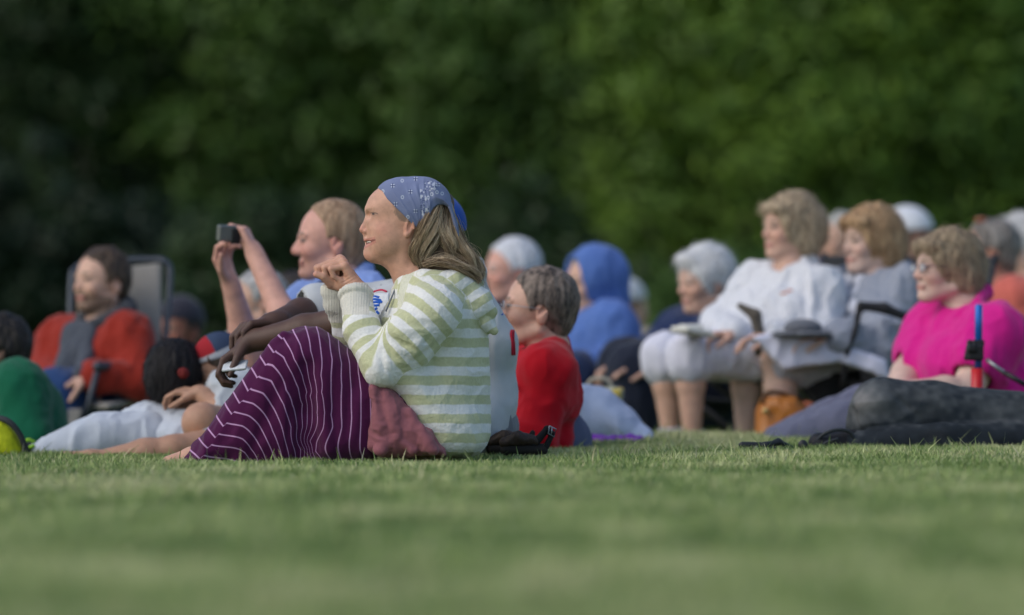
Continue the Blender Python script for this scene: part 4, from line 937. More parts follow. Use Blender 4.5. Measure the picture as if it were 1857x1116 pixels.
def camp_chair(label, D, seat, w=.50, d=.42, back=.45, yaw=0., col=(.02, .022, .025), frame_c=(.03, .03, .033), arms=True, lean=.12, group='folding chairs in the audience', high=None, seat_h=None, fabric='chair_fabric'):
    c = at(seat[0], seat[1], D) + [0, seat[2] if len(seat) > 2 else 0, 0]; gz = float(ground(c[0], c[1])); t = thing('folding_chair', label, 'chair', (c[0], c[1], gz), group)
    M = frame(yaw); f, l = M[0], M[1]; u = np.array([0, 0, 1.]); K = lambda x, y, z: c + f * x + l * y + u * z
    fb = cloth(fabric + str(int(col[0] * 999)), col, rough=.8); fm = mat('tube_%d' % int(frame_c[0] * 999), frame_c, rough=.45, bump=.05, metal=.3, spec=.5)
    Bs = lambda pts, th=.008: nets([cone(pts[i], pts[(i + 1) % len(pts)], th, th, .01) for i in range(len(pts))] + [cone((pts[0] * (1 - a) + pts[1] * a), (pts[3] * (1 - a) + pts[2] * a), th * .8, th * .8, .02) for a in np.linspace(.02, .98, 26)], .006)
    mk('seat', Bs([K(d / 2, -w / 2, 0), K(d / 2, w / 2, 0), K(-d / 2, w / 2, -.03), K(-d / 2, -w / 2, -.03)]), fb, t)
    mk('backrest', Bs([K(-d / 2, -w / 2, .02), K(-d / 2, w / 2, .02), K(-d / 2 - lean, w / 2, back), K(-d / 2 - lean, -w / 2, back)]), fb, t)
    h = c[2] - gz
    for s in (-1, 1):
        mk('leg', tubes([([K(d / 2, s * w / 2, 0), K(-d / 2, s * w / 2, -h)], .011)]), fm, t)
        mk('leg', tubes([([K(-d / 2, s * w / 2, 0), K(d / 2, s * w / 2, -h)], .011)]), fm, t)
        mk('back_post', tubes([([K(-d / 2, s * w / 2, -h * .6), K(-d / 2 - .01, s * w / 2, .0), K(-d / 2 - lean, s * w / 2, back + .02)], .011)]), fm, t)
        if arms:
            mk('armrest', nets([cone(K(-d / 2 - lean * .4, s * (w / 2 + .02), .20), K(d / 2, s * (w / 2 + .02), .19), .016, .018, .01), cone(K(d / 2, s * (w / 2 + .02), .19), K(d / 2 + .03, s * (w / 2 + .02), .15), .016, .010, .01)], .005), fb, t)
            mk('arm_post', tubes([([K(d / 2, s * w / 2, 0), K(d / 2, s * (w / 2 + .02), .18)], .010)]), fm, t)
    return t, K
def jersey_man():
    D = 16.6
    def ex(J, M, O):
        return [cone(J((842, 512)), J((888, 628)), .055, .080, .05), cone(J((888, 628)), J((882, 725)), .080, .078, .05), cone(J((882, 725)), J((862, 790)), .078, .080, .05),
                cone(J((800, 520, -.02)), J((862, 492, 0)), .045, .030, .03), cone(J((852, 505, -.03)), J((868, 476, -.02)), .020, .010, .01), cone(J((852, 505, .03)), J((868, 476, .02)), .020, .010, .01), cone(J((868, 476, -.02)), J((868, 476, .02)), .010, .010, .01),
                ell(J((760, 640)), (.14, .16, .18), k=.06)]
    t, J, M, O, tops = person('man in a blue cap and grey baseball jersey behind the headscarf woman', D, (765, 432), yaw=4, hs=1.08, skin='dark', beard=(.02, .018, .018), flush=0, lip=(.09, .04, .04),
        sh=[(735, 565, -.19), (700, 565, .20)], neck=(790, 505), pel=(835, 775), g=1.05, depth=1.1, sleeve='short', ag=1.2,
        arms=[dict(el=(622, 586, -.16), wr=(456, 620, -.10), d=(-1, .0, -.72), n=(.6, -.05, -1), side=1, curl=(34, 52, 45), sl=.72), dict(el=(572, 562, .14), wr=(500, 584, -.05), d=(-1, -.25, -.12), n=(-.1, -.1, -1), side=-1, curl=(38, 42, 30), sl=1.0)],
        legs=[((830, 775, -.1), (520, 668, -.0), (470, 815, .0), (410, 838, 0), .95), ((830, 775, .12), (540, 655, .22), (480, 815, .22), (430, 838, .22), .95)], pants=(.20, .21, .23), plen=1.05,
        top=(.47, .50, .52), topname='jersey', hair=None, cap=((.006, .07, .36), True), extra=ex, fold=(.004, .09))
    ink = lambda n, c: cloth(n, c, rough=.7, bump=.05)
    def mark(name, lines, r, m):
        T = []
        for L in lines: T.append(([drape(tops, J, D, x, y, -.0005) for x, y in spline([(a, b, 0) for a, b in L], max(6, 4 * len(L)))[:, :2]], r))
        mk(name, tubes(T, 6), m, t)
    zb = lambda x, y: (830 + x / 2.939, 450 + y / 2.937)
    mark('lettering', [[zb(205, 232), zb(188, 222), zb(178, 232), zb(176, 262), zb(190, 275), zb(215, 285), zb(232, 305), zb(240, 345), zb(232, 358), zb(222, 352)]], .0032, ink('blue_lettering', (.01, .07, .42)))
    mark('number', [[zb(289, 440), zb(285, 460), zb(290, 500), zb(293, 570)], [zb(297, 440), zb(296, 480), zb(300, 520), zb(302, 570)]], .0045, ink('red_lettering', (.42, .01, .03)))
    zt = lambda x, y: (560 + x / 11.16, 460 + y / 11.16)
    mark('piping', [[zt(1400, 720), zt(1440, 640), zt(1520, 570), zt(1590, 530)]], .0022, ink('navy_piping', (.05, .07, .14)))
    mark('letter', [[zb(318, 700), zb(308, 740), zb(302, 790), zb(300, 840)]], .004, ink('red_lettering', (.42, .01, .03)))
    # round sleeve emblem: white disc, red arc, blue walking animal shape
    mark('emblem_disc', [[(x0, 534), (x0 + .1, 556), (x0, 575)] for x0 in np.arange(673, 709, 2.6)], .0042, ink('emblem_white', (.66, .70, .74)))
    mark('emblem_ring', [[zt(1150, 900), zt(1260, 830), zt(1400, 775), zt(1520, 755), zt(1620, 790)]], .0040, ink('red_emblem', (.50, .01, .06)))
    mark('emblem_animal', [[(673.5, 541), (684, 540), (692, 542)], [(675, 546), (684, 545), (694, 547)], [(677, 551), (687, 550), (694, 551)], [(676, 556), (684, 556), (693, 555)], [(677, 561), (684, 562), (689, 560)], [(678, 567), (682, 571)], [(687, 565), (692, 570)], [(692, 545), (697, 551)]], .0058, ink('blue_emblem', (.01, .10, .50)))
    ph = thing('phone', 'white-edged smartphone held in the dark hand above the striped knees', 'phone', J((430, 667, -.15)))
    f = unit([1, -.12, .10]); n = unit(np.cross(f, [0, 1, .45])); b = np.array([f, np.cross(n, f), n]); c = J((431, 663, -.155))
    mk('phone_case', nets([boxp(c, (.038, .030, .0045), b, rd=.004)], .0015), mat('white_plastic', (.62, .66, .68), rough=.3, bump=0, spec=.5), ph)
    mk('screen', nets([boxp(c - n * .0045, (.034, .028, .0015), b, rd=.001)], .0012), mat('black_glass', (.012, .018, .016), rough=.08, bump=0, spec=.7), ph)
def camera_man():
    D = 18.0
    t, J, M, O, tops = person('balding sandy-haired man in a light blue shirt raising a compact camera', D, (597, 437), yaw=6, pitch=0, hs=1.15, skin='pink', flush=.4, nose=1.3,
        sh=[(668, 548, -.18), (572, 548, .20)], neck=(625, 512), pel=(660, 790), g=1.05, sleeve='short', top=(.20, .30, .62), topname='shirt', ag=1.14,
        arms=[dict(el=(552, 640, -.30), wr=(466, 462, -.16), d=(-.45, .35, 1), n=(-1, .2, -.3), side=-1, curl=((62, 50, 46, 42), 50, 30)), dict(el=(452, 655, .12), wr=(418, 515, .02), d=(-.35, -.1, 1), n=(.6, -.5, .5), side=-1, curl=(35, 45, 35))],
        legs=[((660, 790, -.1), (520, 760, -.1), (600, 815, -.2), None), ((660, 790, .1), (520, 760, .2), (600, 815, .2), None)], pants=(.12, .12, .14), hair=('fringe', (.24, .15, .09), (.40, .27, .17)),
        extra=lambda J, M, O: collar(J((626, 512)), M, .070, .018, .035, .5), hamp=.002)
    hm = hair_prims(O, M, 1.15, 'short'); q = [ell(O + 1.15 * (-.020 * M[0] + .164 * M[2]), np.array([.082, .064, .0665]) * 1.15, M)]
    m = push(nets(q, .004), lambda V, N: .002 * vnoise(V, .01)); mk('hair_top', m, hair_mat(), t, {'Col': np.tile([.52, .36, .25], (len(m[0]), 1))})
    c = J((416, 425, -.175)); cm = thing('camera', 'small grey compact camera held up in two raised hands', 'camera', c)
    B = frame(-58, 6)
    mk('camera_body', nets([boxp(c, (.012, .033, .027), B, rd=.005)], .002), mat('camera_grey', (.16, .17, .16), rough=.4, bump=0, metal=.5, spec=.5), cm)
    mk('lens', nets([cone(c + B[0] * .01, c + B[0] * .032, .019, .017)], .002), mat('black_plastic', (.015, .015, .017), rough=.4, bump=0), cm)
    mk('grip', nets([boxp(c + B[1] * -.03 - B[0] * .006 - B[2] * .008, (.012, .016, .026), B, rd=.005)], .002), mat('black_plastic', (.015, .015, .017)), cm)
def red_jacket_man():
    D = 20.0
    t, J, M, O, tops = person('bearded man in a red jacket lounging in a high-backed folding chair', D, (182, 510), yaw=40, pitch=4, hs=1.06, skin='fair', beard=(.10, .065, .04), flush=.15,
        sh=[(236, 612, -.10), (110, 622, .08)], neck=(188, 582), pel=(196, 712), g=1.0, top=(.27, .024, .014), topname='jacket', hair=('short', (.035, .025, .02), (.09, .06, .04)), puff=1.05,
        arms=[dict(el=(262, 690, -.20), wr=(170, 682, -.28), d=(-1, -.2, -.35), n=(0, .2, -1), side=1, curl=(20, 25, 20)), dict(el=(78, 672, .05), wr=(128, 700, -.14), d=(1, -.3, -.1), n=(0, 0, -1), side=-1, curl=(20, 25, 20))],
        legs=[((215, 718, -.02), (110, 712, -.25), (120, 815, -.3), (80, 828, -.3)), ((190, 718, .12), (85, 705, .02), (95, 812, .02), (60, 828, .02))], pants=(.02, .055, .16), shoes=(.1, .1, .11), infl=.022, fold=(.008, .07),
        extra=lambda J, M, O: [])
    col = [cone(J((212, 560, -.05)), J((236, 586, -.08)), .034, .030, .02), cone(J((236, 584, -.08)), J((170, 606, -.19)), .030, .022, .02), cone(J((148, 560, .02)), J((140, 600, -.10)), .028, .024, .02), cone(J((214, 560, .05)), J((150, 565, .06)), .035, .03, .02)]
    col += [ell(J((196, 560, .02)), (.10, .08, .035), k=.02)]; col = [c_ for c_ in col]
    mk('collar', push(nets(collar(J((190, 572)), M, .088, .030, .045, .55, .06), .005), folds(.004, .04)), cloth('grey_collar', (.045, .05, .06)), t)
    mk('shirt', push(panel(tops, D, [[(172, 600), (164, 635), (158, 676)], [(148, 594), (142, 630), (136, 676)], [(128, 600), (122, 640), (116, 676)], [(160, 596), (152, 635), (147, 676)], [(138, 594), (132, 635), (126, 676)]], .026, .62), folds(.005, .05)), cloth('slate_shirt', (.06, .07, .09)), t)
    # high-backed folding recliner
    c = J((215, 730)); gz = float(ground(c[0], c[1])); ch = thing('folding_chair', 'high-backed beige sling chair with dark tube frame, under the man in the red jacket', 'chair', (c[0], c[1], gz), 'folding chairs in the audience')
    fm = mat('dark_tube', (.045, .055, .07), rough=.4, bump=0, metal=.4, spec=.5); fb = cloth('beige_sling', (.26, .25, .23), rough=.8)
    q = [J((128, 500, .24)), J((288, 482, .20)), J((292, 700, .02)), J((140, 715, .10))]
    mk('backrest', nets([cone(q[0] * (1 - a) + q[1] * a, q[3] * (1 - a) + q[2] * a, .007, .007, .02) for a in np.linspace(.03, .97, 34)], .006), fb, ch)
    mk('frame', tubes([(spline([J((124, 730, .08)), J((120, 520, .23)), J((128, 486, .26)), J((160, 474, .27)), J((260, 470, .24)), J((292, 474, .22)), J((302, 500, .20)), J((297, 620, .08)), J((292, 740, 0))], 40), .013)]), fm, ch)
    mk('seat', nets([cone(J((292, 722, 0)) * (1 - a) + J((140, 730, .14)) * a, J((210, 735, -.35)) * (1 - a) + J((90, 735, -.1)) * a, .008, .008, .02) for a in np.linspace(0, 1, 24)], .007), fb, ch)
    mk('armrest', nets([cone(J((278, 668, -.04)), J((190, 664, -.34)), .020, .020, .01)], .005), fm, ch)
    mk('armrest', nets([cone(J((126, 672, .12)), J((80, 670, -.02)), .018, .018, .01)], .005), fm, ch)
    for a, b in [((190, 668, -.34), (150, 815, -.30)), ((232, 668, -.2), (205, 820, -.34)), ((282, 690, 0), (300, 820, -.1)), ((205, 740, -.3), (290, 822, .1)), ((90, 690, 0), (70, 815, 0))]:
        mk('leg', tubes([([J(a), J(b)], .012)]), fm, ch)
    for s_, nm in ((0, 'seat_panel'),):
        mk(nm, nets([cone(J((100 + 10 * i, 742, -.34)), J((96 + 8 * i, 812, -.36)), .007, .007, .02) for i in range(7)], .006), fb, ch)
    b = thing('bag', 'clear plastic bag with yellow item hanging from the sling chair arm', 'bag', J((275, 740, -.12)))
    mk('bag_film', push(nets([ell(J((272, 700, -.12)), (.035, .03, .085)), cone(J((262, 664, -.12)), J((268, 690, -.12)), .008, .02, .02)], .005), folds(.006, .03)), mat('plastic_film', (.32, .36, .42), rough=.25, bump=.2, spec=.6), b)
    mk('wrapper', nets([ell(J((268, 712, -.155)), (.016, .012, .03))], .004), mat('yellow_wrap', (.45, .38, .05), rough=.5, bump=0), b)
def left_group():
    person('dark-haired person in a green top at the left edge of the picture', 18.6, (-6, 636), yaw=0, hs=1.05, skin='brown', flush=0, lip=(.1, .05, .05), sh=[(42, 708, -.16), (-10, 708, .18)], neck=(12, 690), pel=(30, 800), g=1.1, top=(.004, .10, .05), topname='sweater',
           arms=[dict(el=(62, 795, -.24), wr=(-30, 800, -.25)), None], hair=('short', (.01, .01, .012), (.03, .025, .02)), fold=(.008, .09), infl=.03,
           legs=[((10, 800, -.1), (-130, 760, -.1), (-150, 830, -.1), None), ((10, 800, .1), (-130, 760, .1), (-150, 830, .1), None)], pants=(.03, .03, .04))
    D = 17.2; J = lambda x, y, dy=0: at(x, y, D) + [0, dy, 0]
    b = thing('sports_bag', 'neon yellow rounded bag with dark trim lying at the left edge', 'bag', (*J(15, 830)[:2], float(ground(J(15, 830)[0], D))))
    mk('bag_shell', push(nets([pillow([(-70, 770), (-20, 758), (12, 764), (34, 785), (46, 815), (40, 838), (-70, 838)], D, D, .12, .05)], .004), folds(.003, .03)), mat('neon_mesh', (.42, .48, .012), rough=.8, bump=.8, scale=160, var=.15, vscale=60), b)
    mk('trim', tubes([(spline([J(-10, 757, -.06), J(18, 762, -.10), J(38, 782, -.10), J(52, 815, -.09), J(54, 840, -.08)], 14), .010)]), mat('dark_trim', (.03, .035, .04)), b)
    # reclining child in pale clothes
    t, J2, M, O, tops = person('black-haired person with a red hair tie lying back in pale clothes', 17.6, (322, 692), yaw=-115, pitch=-5, hs=1.02, skin='tan', flush=0,
        sh=[(300, 798, .10), (345, 796, -.12)], neck=(318, 768), pel=(262, 808), g=.78, top=(.48, .53, .60), topname='shirt', arms=[None, dict(el=(385, 815, -.12), wr=(350, 822, -.25))], hair=('puffy', (.008, .008, .01), (.02, .018, .02)), puff=1.1, infl=.02,
        legs=[((262, 798, -.08), (190, 792, -.12), (92, 828, -.16), (25, 822, -.2), .82), ((262, 798, .10), (200, 800, .06), (98, 826, .02), (30, 818, .0), .82)], pants=(.48, .53, .60), shoes=(.018, .02, .022))
    mk('hair_tie', push(nets([ell(J2((338, 676, -.125)), (.018, .012, .015))], .003), folds(.005, .02)), mat('red_felt', (.13, .012, .012), bump=.3), t)
    mk('sock', nets([cone(J2((88, 822, -.16)), J2((78, 824, -.17)), .046, .043)], .005), cloth('white_cotton', (.62, .65, .72)), t)
    mk('shoelace', tubes([(spline([J2((70, 800, -.17)), J2((62, 796, -.19)), J2((52, 802, -.2)), J2((60, 810, -.21)), J2((72, 806, -.2))], 14), .006)]), mat('lime_lace', (.35, .65, .05), bump=0), t)
    # bare-legged youngster with a red and white cap
    t, J3, M, O, tops = person('youngster in a red, white and blue cap hugging bare knees', 17.6, (396, 664), yaw=12, pitch=-24, hs=.78, skin='tan', flush=.1, sh=[(425, 715, -.12), (420, 712, .12)], neck=(415, 700), pel=(455, 800), g=.8, top=(.42, .46, .50), topname='shirt', sleeve='short',
        arms=[dict(el=(430, 765, -.20), wr=(368, 712, -.16), d=(-1, .3, .1), n=(.2, .2, -1), side=1), dict(el=(420, 770, .16), wr=(365, 700, .0), d=(-.8, -.4, 0), n=(0, 0, -1), side=-1)], hair=('short', (.05, .035, .025), (.1, .07, .05)), plen=.45, pants=(.3, .32, .36),
        legs=[((455, 800, -.06), (376, 764, -.30), (400, 826, -.25), (350, 832, -.25), 1.1), ((455, 805, -.30), (330, 812, -.42), (185, 832, -.45), (140, 828, -.45), .85)], shoes=None)
    L = lambda x, y, z: O + .78 * (x * M[0] + y * M[1] + z * M[2])
    cp = nets(cap_prims(O, M, .78, .012, brim=False) + [ell(L(.10, 0, .150), np.array([.030, .055, .005]) * .78, M, k=.004)], .004); q = (cp[0] - O) @ M.T / .78
    C = np.where((q[:, 0:1] > .0), [[.30, .012, .02]], [[.03, .05, .10]]); C = np.where((q[:, 2:3] < .176), [[.42, .44, .48]], C)
    mk('cap', cp, mat('cap_panels', (.5, .5, .5), rough=.85, attr='Col'), t, {'Col': C})
    person('reddish-faced man in a dark cap and navy top far behind the pale trousers', 22.5, (322, 598), yaw=55, hs=1.05, skin=(.30, .12, .08), flush=.2, sh=[(365, 668, -.05), (290, 668, .1)], pel=(330, 790), top=(.02, .022, .035), topname='jacket', hair=('short', (.02, .02, .02), (.05, .04, .04)), cap=((.03, .03, .045), False),
           arms=[dict(el=(380, 730, -.1), wr=(330, 740, -.2)), None])
    person('white-haired person in a pale grey shirt behind the raised forearms', 19.6, (466, 545), yaw=10, hs=.95, skin='fair', sh=[(440, 640, -.12), (430, 640, .16)], neck=(470, 612), pel=(480, 790), g=1.05, top=(.46, .49, .50), topname='shirt', hair=('short', (.30, .30, .30), (.48, .48, .48)),
           arms=[dict(el=(405, 700, -.1), wr=(385, 640, -.12)), None])
    person('dark-haired person with a tanned face half hidden behind the man with the camera', 21.5, (528, 548), yaw=-5, hs=1.0, skin=(.50, .26, .16), sh=[(560, 625, -.1), (540, 625, .1)], pel=(555, 780), top=(.05, .06, .09), topname='shirt', hair=('short', (.02, .018, .018), (.05, .04, .035)))
def middle_group():
    person('white-haired man with a pink face behind the man in the red shirt', 21.8, (926, 492), yaw=18, hs=1.12, skin='pink', flush=.5, sh=[(960, 590, -.12), (930, 590, .14)], pel=(965, 770), g=1.05, top=(.2, .22, .26), topname='shirt', hair=('short', (.50, .52, .56), (.68, .70, .74)), browc=(.5, .45, .42))
    t, J, M, O, tops = person('short-haired man in a red sweater and wire glasses seen from behind his shoulder', 17.4, (974, 560), yaw=-2, pitch=6, hs=1.14, skin='fair', flush=.35, sh=[(992, 678, -.18), (968, 672, .18)], neck=(996, 634), pel=(978, 800), g=1.0, depth=.8, top=(.43, .003, .012), topname='sweater', hair=('short', (.05, .04, .034), (.24, .19, .155)), puff=1., hamp=.003,
        arms=[dict(el=(968, 795, -.24), wr=(890, 780, -.22)), None], infl=.018, fold=(.009, .1), legs=[((960, 795, -.1), (830, 740, -.1), (800, 815, -.1), None), ((960, 795, .1), (830, 740, .14), (800, 815, .14), None)], pants=(.1, .12, .2), torsocell=.005,
        extra=lambda J, M, O: [cone(J((1022, 618, .0)), J((1004, 628, -.060)), .016, .016, .01), cone(J((1004, 628, -.060)), J((962, 646, -.062)), .016, .014, .01), cone(J((962, 646, -.062)), J((940, 652, .0)), .014, .014, .01), cone(J((1022, 618, .0)), J((1000, 624, .06)), .016, .016, .01), cone(J((1002, 680)), J((1002, 780)), .060, .058, .06), cone(J((1016, 642, -.05)), J((1016, 642, .06)), .034, .034, .03), cone(J((1008, 656)), J((966, 668)), .052, .045, .04), cone(J((1004, 650, -.08)), J((1006, 720, -.12)), .045, .07, .05)])
    glasses(t, O, M, 1.14, (.5, .52, .55), .0013)
    mk('badge', nets([boxp(drape(tops, J, 17.4, 938, 742, .002), (.006, .003, .03), rd=.002)], .002), mat('badge_white', (.5, .4, .4), bump=0), t)
    D = 21.2
    t, J, M, O, tops = person('grey-haired person in a bright blue hooded jacket with the hood up', D, (1072, 515), yaw=25, hs=1.08, skin='fair', flush=.2, sh=[(1112, 592, -.12), (1042, 594, .14)], neck=(1085, 570), pel=(1095, 690), g=1.1, top=(.085, .165, .44), topname='jacket', hair=('short', (.28, .28, .28), (.45, .45, .44)),
        hood=((.085, .165, .44), 1.0), infl=.025, fold=(.009, .08), arms=[dict(el=(1128, 655, -.20), wr=(1070, 662, -.26), d=(-1, -.1, 0), n=(0, 0, -1)), dict(el=(1035, 650, .12), wr=(1060, 655, -.12))],
        legs=[((1095, 690, -.1), (1040, 680, -.3), (1035, 800, -.3), (1010, 815, -.3)), ((1095, 690, .1), (1020, 680, .0), (1025, 800, .0), (1000, 815, .0))], pants=(.02, .035, .09))
    camp_chair('dark folding chair under the person in the blue hood', D, (1070, 715, 0), yaw=25, w=.50, d=.36, back=.22, arms=False)
    person('distant person in a white cap, back turned, right of the blue hood', 25., (1136, 558), yaw=-150, hs=1.05, skin='fair', sh=[(1115, 625, .1), (1165, 625, -.1)], pel=(1140, 730), top=(.30, .27, .22), topname='shirt', hair=('short', (.12, .08, .05), (.2, .14, .1)), cap=((.55, .57, .6), False))
    # low heap of cloth and patterned bag behind the red sweater
    D = 18.4; G = lambda x: float(ground(at(x, 800, D)[0], D)); J = lambda x, y, dy=0: at(x, y, D) + [0, dy, 0]
    b = tag(mk('blanket', push(nets([pillow([(1015, 705), (1060, 698), (1105, 712), (1140, 742), (1165, 775), (1175, 812), (1010, 812)], D, D, .16, .12, k=.03), cone(J(1035, 720, -.12), J(1160, 800, -.12), .03, .04, .05)], .006), folds(.010, .11, (1, 1, .8), 2)), cloth('pale_blue_cloth', (.34, .42, .58))), 'pale blue rounded heap of cloth beside the red sweater', 'blanket')
    D = 19.2; J = lambda x, y, dy=0: at(x, y, D) + [0, dy, 0]
    v = nets([pillow([(1045, 700), (1132, 704), (1128, 740), (1140, 812), (1045, 812)], D, D + .1, .08, .03)], .004); n_ = vnoise(v[0], .022); n2 = vnoise(v[0] + 5, .03)
    C = np.where(n_[:, None] > .25, [[.45, .36, .08]], [[.42, .45, .38]]); C = np.where((n2[:, None] > .35), [[.40, .08, .05]], C); C = np.where((n2[:, None] < -.4), [[.08, .22, .2]], C)
    bg_ = thing('tote_bag', 'patterned yellow and red fabric bag behind the pale blue cloth', 'bag', (*J(1090, 800, .1)[:2], G(1090)))
    mk('bag_body', v, mat('print_cloth', (.5, .5, .5), attr='Col'), bg_, {'Col': C}); mk('handle', tubes([(spline([J(1065, 702, .1), J(1075, 688, .1), J(1100, 688, .1), J(1112, 703, .1)], 12), .006)]), cloth('cream_tape', (.45, .42, .34)), bg_)
    # brown sandals and the purple cloth
    D = 16.35; J = lambda x, y, dy=0: at(x, y, D) + [0, dy, 0]
    br = mat('brown_leather', (.040, .026, .018), rough=.55, bump=.4, scale=120); bk = mat('black_webbing', (.012, .012, .014), rough=.8); me = mat('buckle_steel', (.3, .33, .38), rough=.3, metal=.7, bump=0)
    gz = float(ground(J(940, 800)[0], D))
    for i, (x0, x1, dy, lab) in enumerate([(882, 962, .10, 'dark brown strap sandal lying furthest from the camera behind the striped jumper'), (908, 992, -.04, 'brown sandal with steel buckle at the heel beside the striped jumper')]):
        s = thing('sandal', lab, 'sandal', (J((x0 + x1) / 2, 810, dy)[0], D + dy, gz), 'pair of sandals on the grass')
        K = lambda x, y, d_=0: J(x, y, dy + d_)
        mk('sole', nets([cone(K(x0 + 10, 816), K(x1 - 8, 816), .018, .016, .01), cone(K(x0 + 14, 814, .03), K(x1 - 8, 814, .03), .016, .016, .01)], .003), mat('rubber_sole', (.02, .018, .016)), s)
        mk('upper', push(nets([cone(K(x0 + 8, 803), K(x0 + 34, 795), .016, .020, .012), cone(K(x0 + 34, 795), K(x1 - 22, 800), .020, .014, .012), cone(K(x0 + 34, 795, .03), K(x1 - 22, 800, .03), .018, .014, .012), ell(K(x0 + 30, 792, .015), (.022, .026, .008), k=.003, sub=True)], .003), folds(.003, .02)), br, s)
        mk('strap', nets([cone(K(x1 - 24, 806), K(x1 - 8 + i * 8, 778 + (1 - i) * 16), .013, .010, .006), cone(K(x1 - 8 + i * 8, 778 + (1 - i) * 16), K(x1 + 2 + i * 6, 786 + (1 - i) * 8), .010, .008, .006), cone(K(x1 + 4 + i * 6, 786), K(x1 - 2, 810), .008, .010, .006)], .0025), bk, s)
        if i: mk('buckle', tubes([([K(996, 772, -.015), K(1008, 778, -.015), K(1005, 792, -.015), K(994, 786, -.015), K(996, 772, -.015)], .0022), ([K(1001, 775, -.016), K(999, 789, -.016)], .0018)], 6), me, s)
    D = 18.0; J = lambda x, y, dy=0: at(x, y, D) + [0, dy, 0]; G = lambda x: float(ground(J(x, 800)[0], D)) + .012
    P = [ell((J(x, 0)[0], D + dy, G(x) + .006), (rx, .06, rz), k=.02) for x, dy, rx, rz in [(1055, 0, .03, .014), (1075, .02, .035, .018), (1100, -.01, .035, .012), (1125, .02, .04, .010), (1150, 0, .03, .014)]]
    tag(mk('purple_cloth', push(nets(P, .003), folds(.008, .035)), cloth('purple_fabric', (.13, .02, .32))), 'crumpled purple cloth lying flat on the grass behind the sandals', 'cloth')
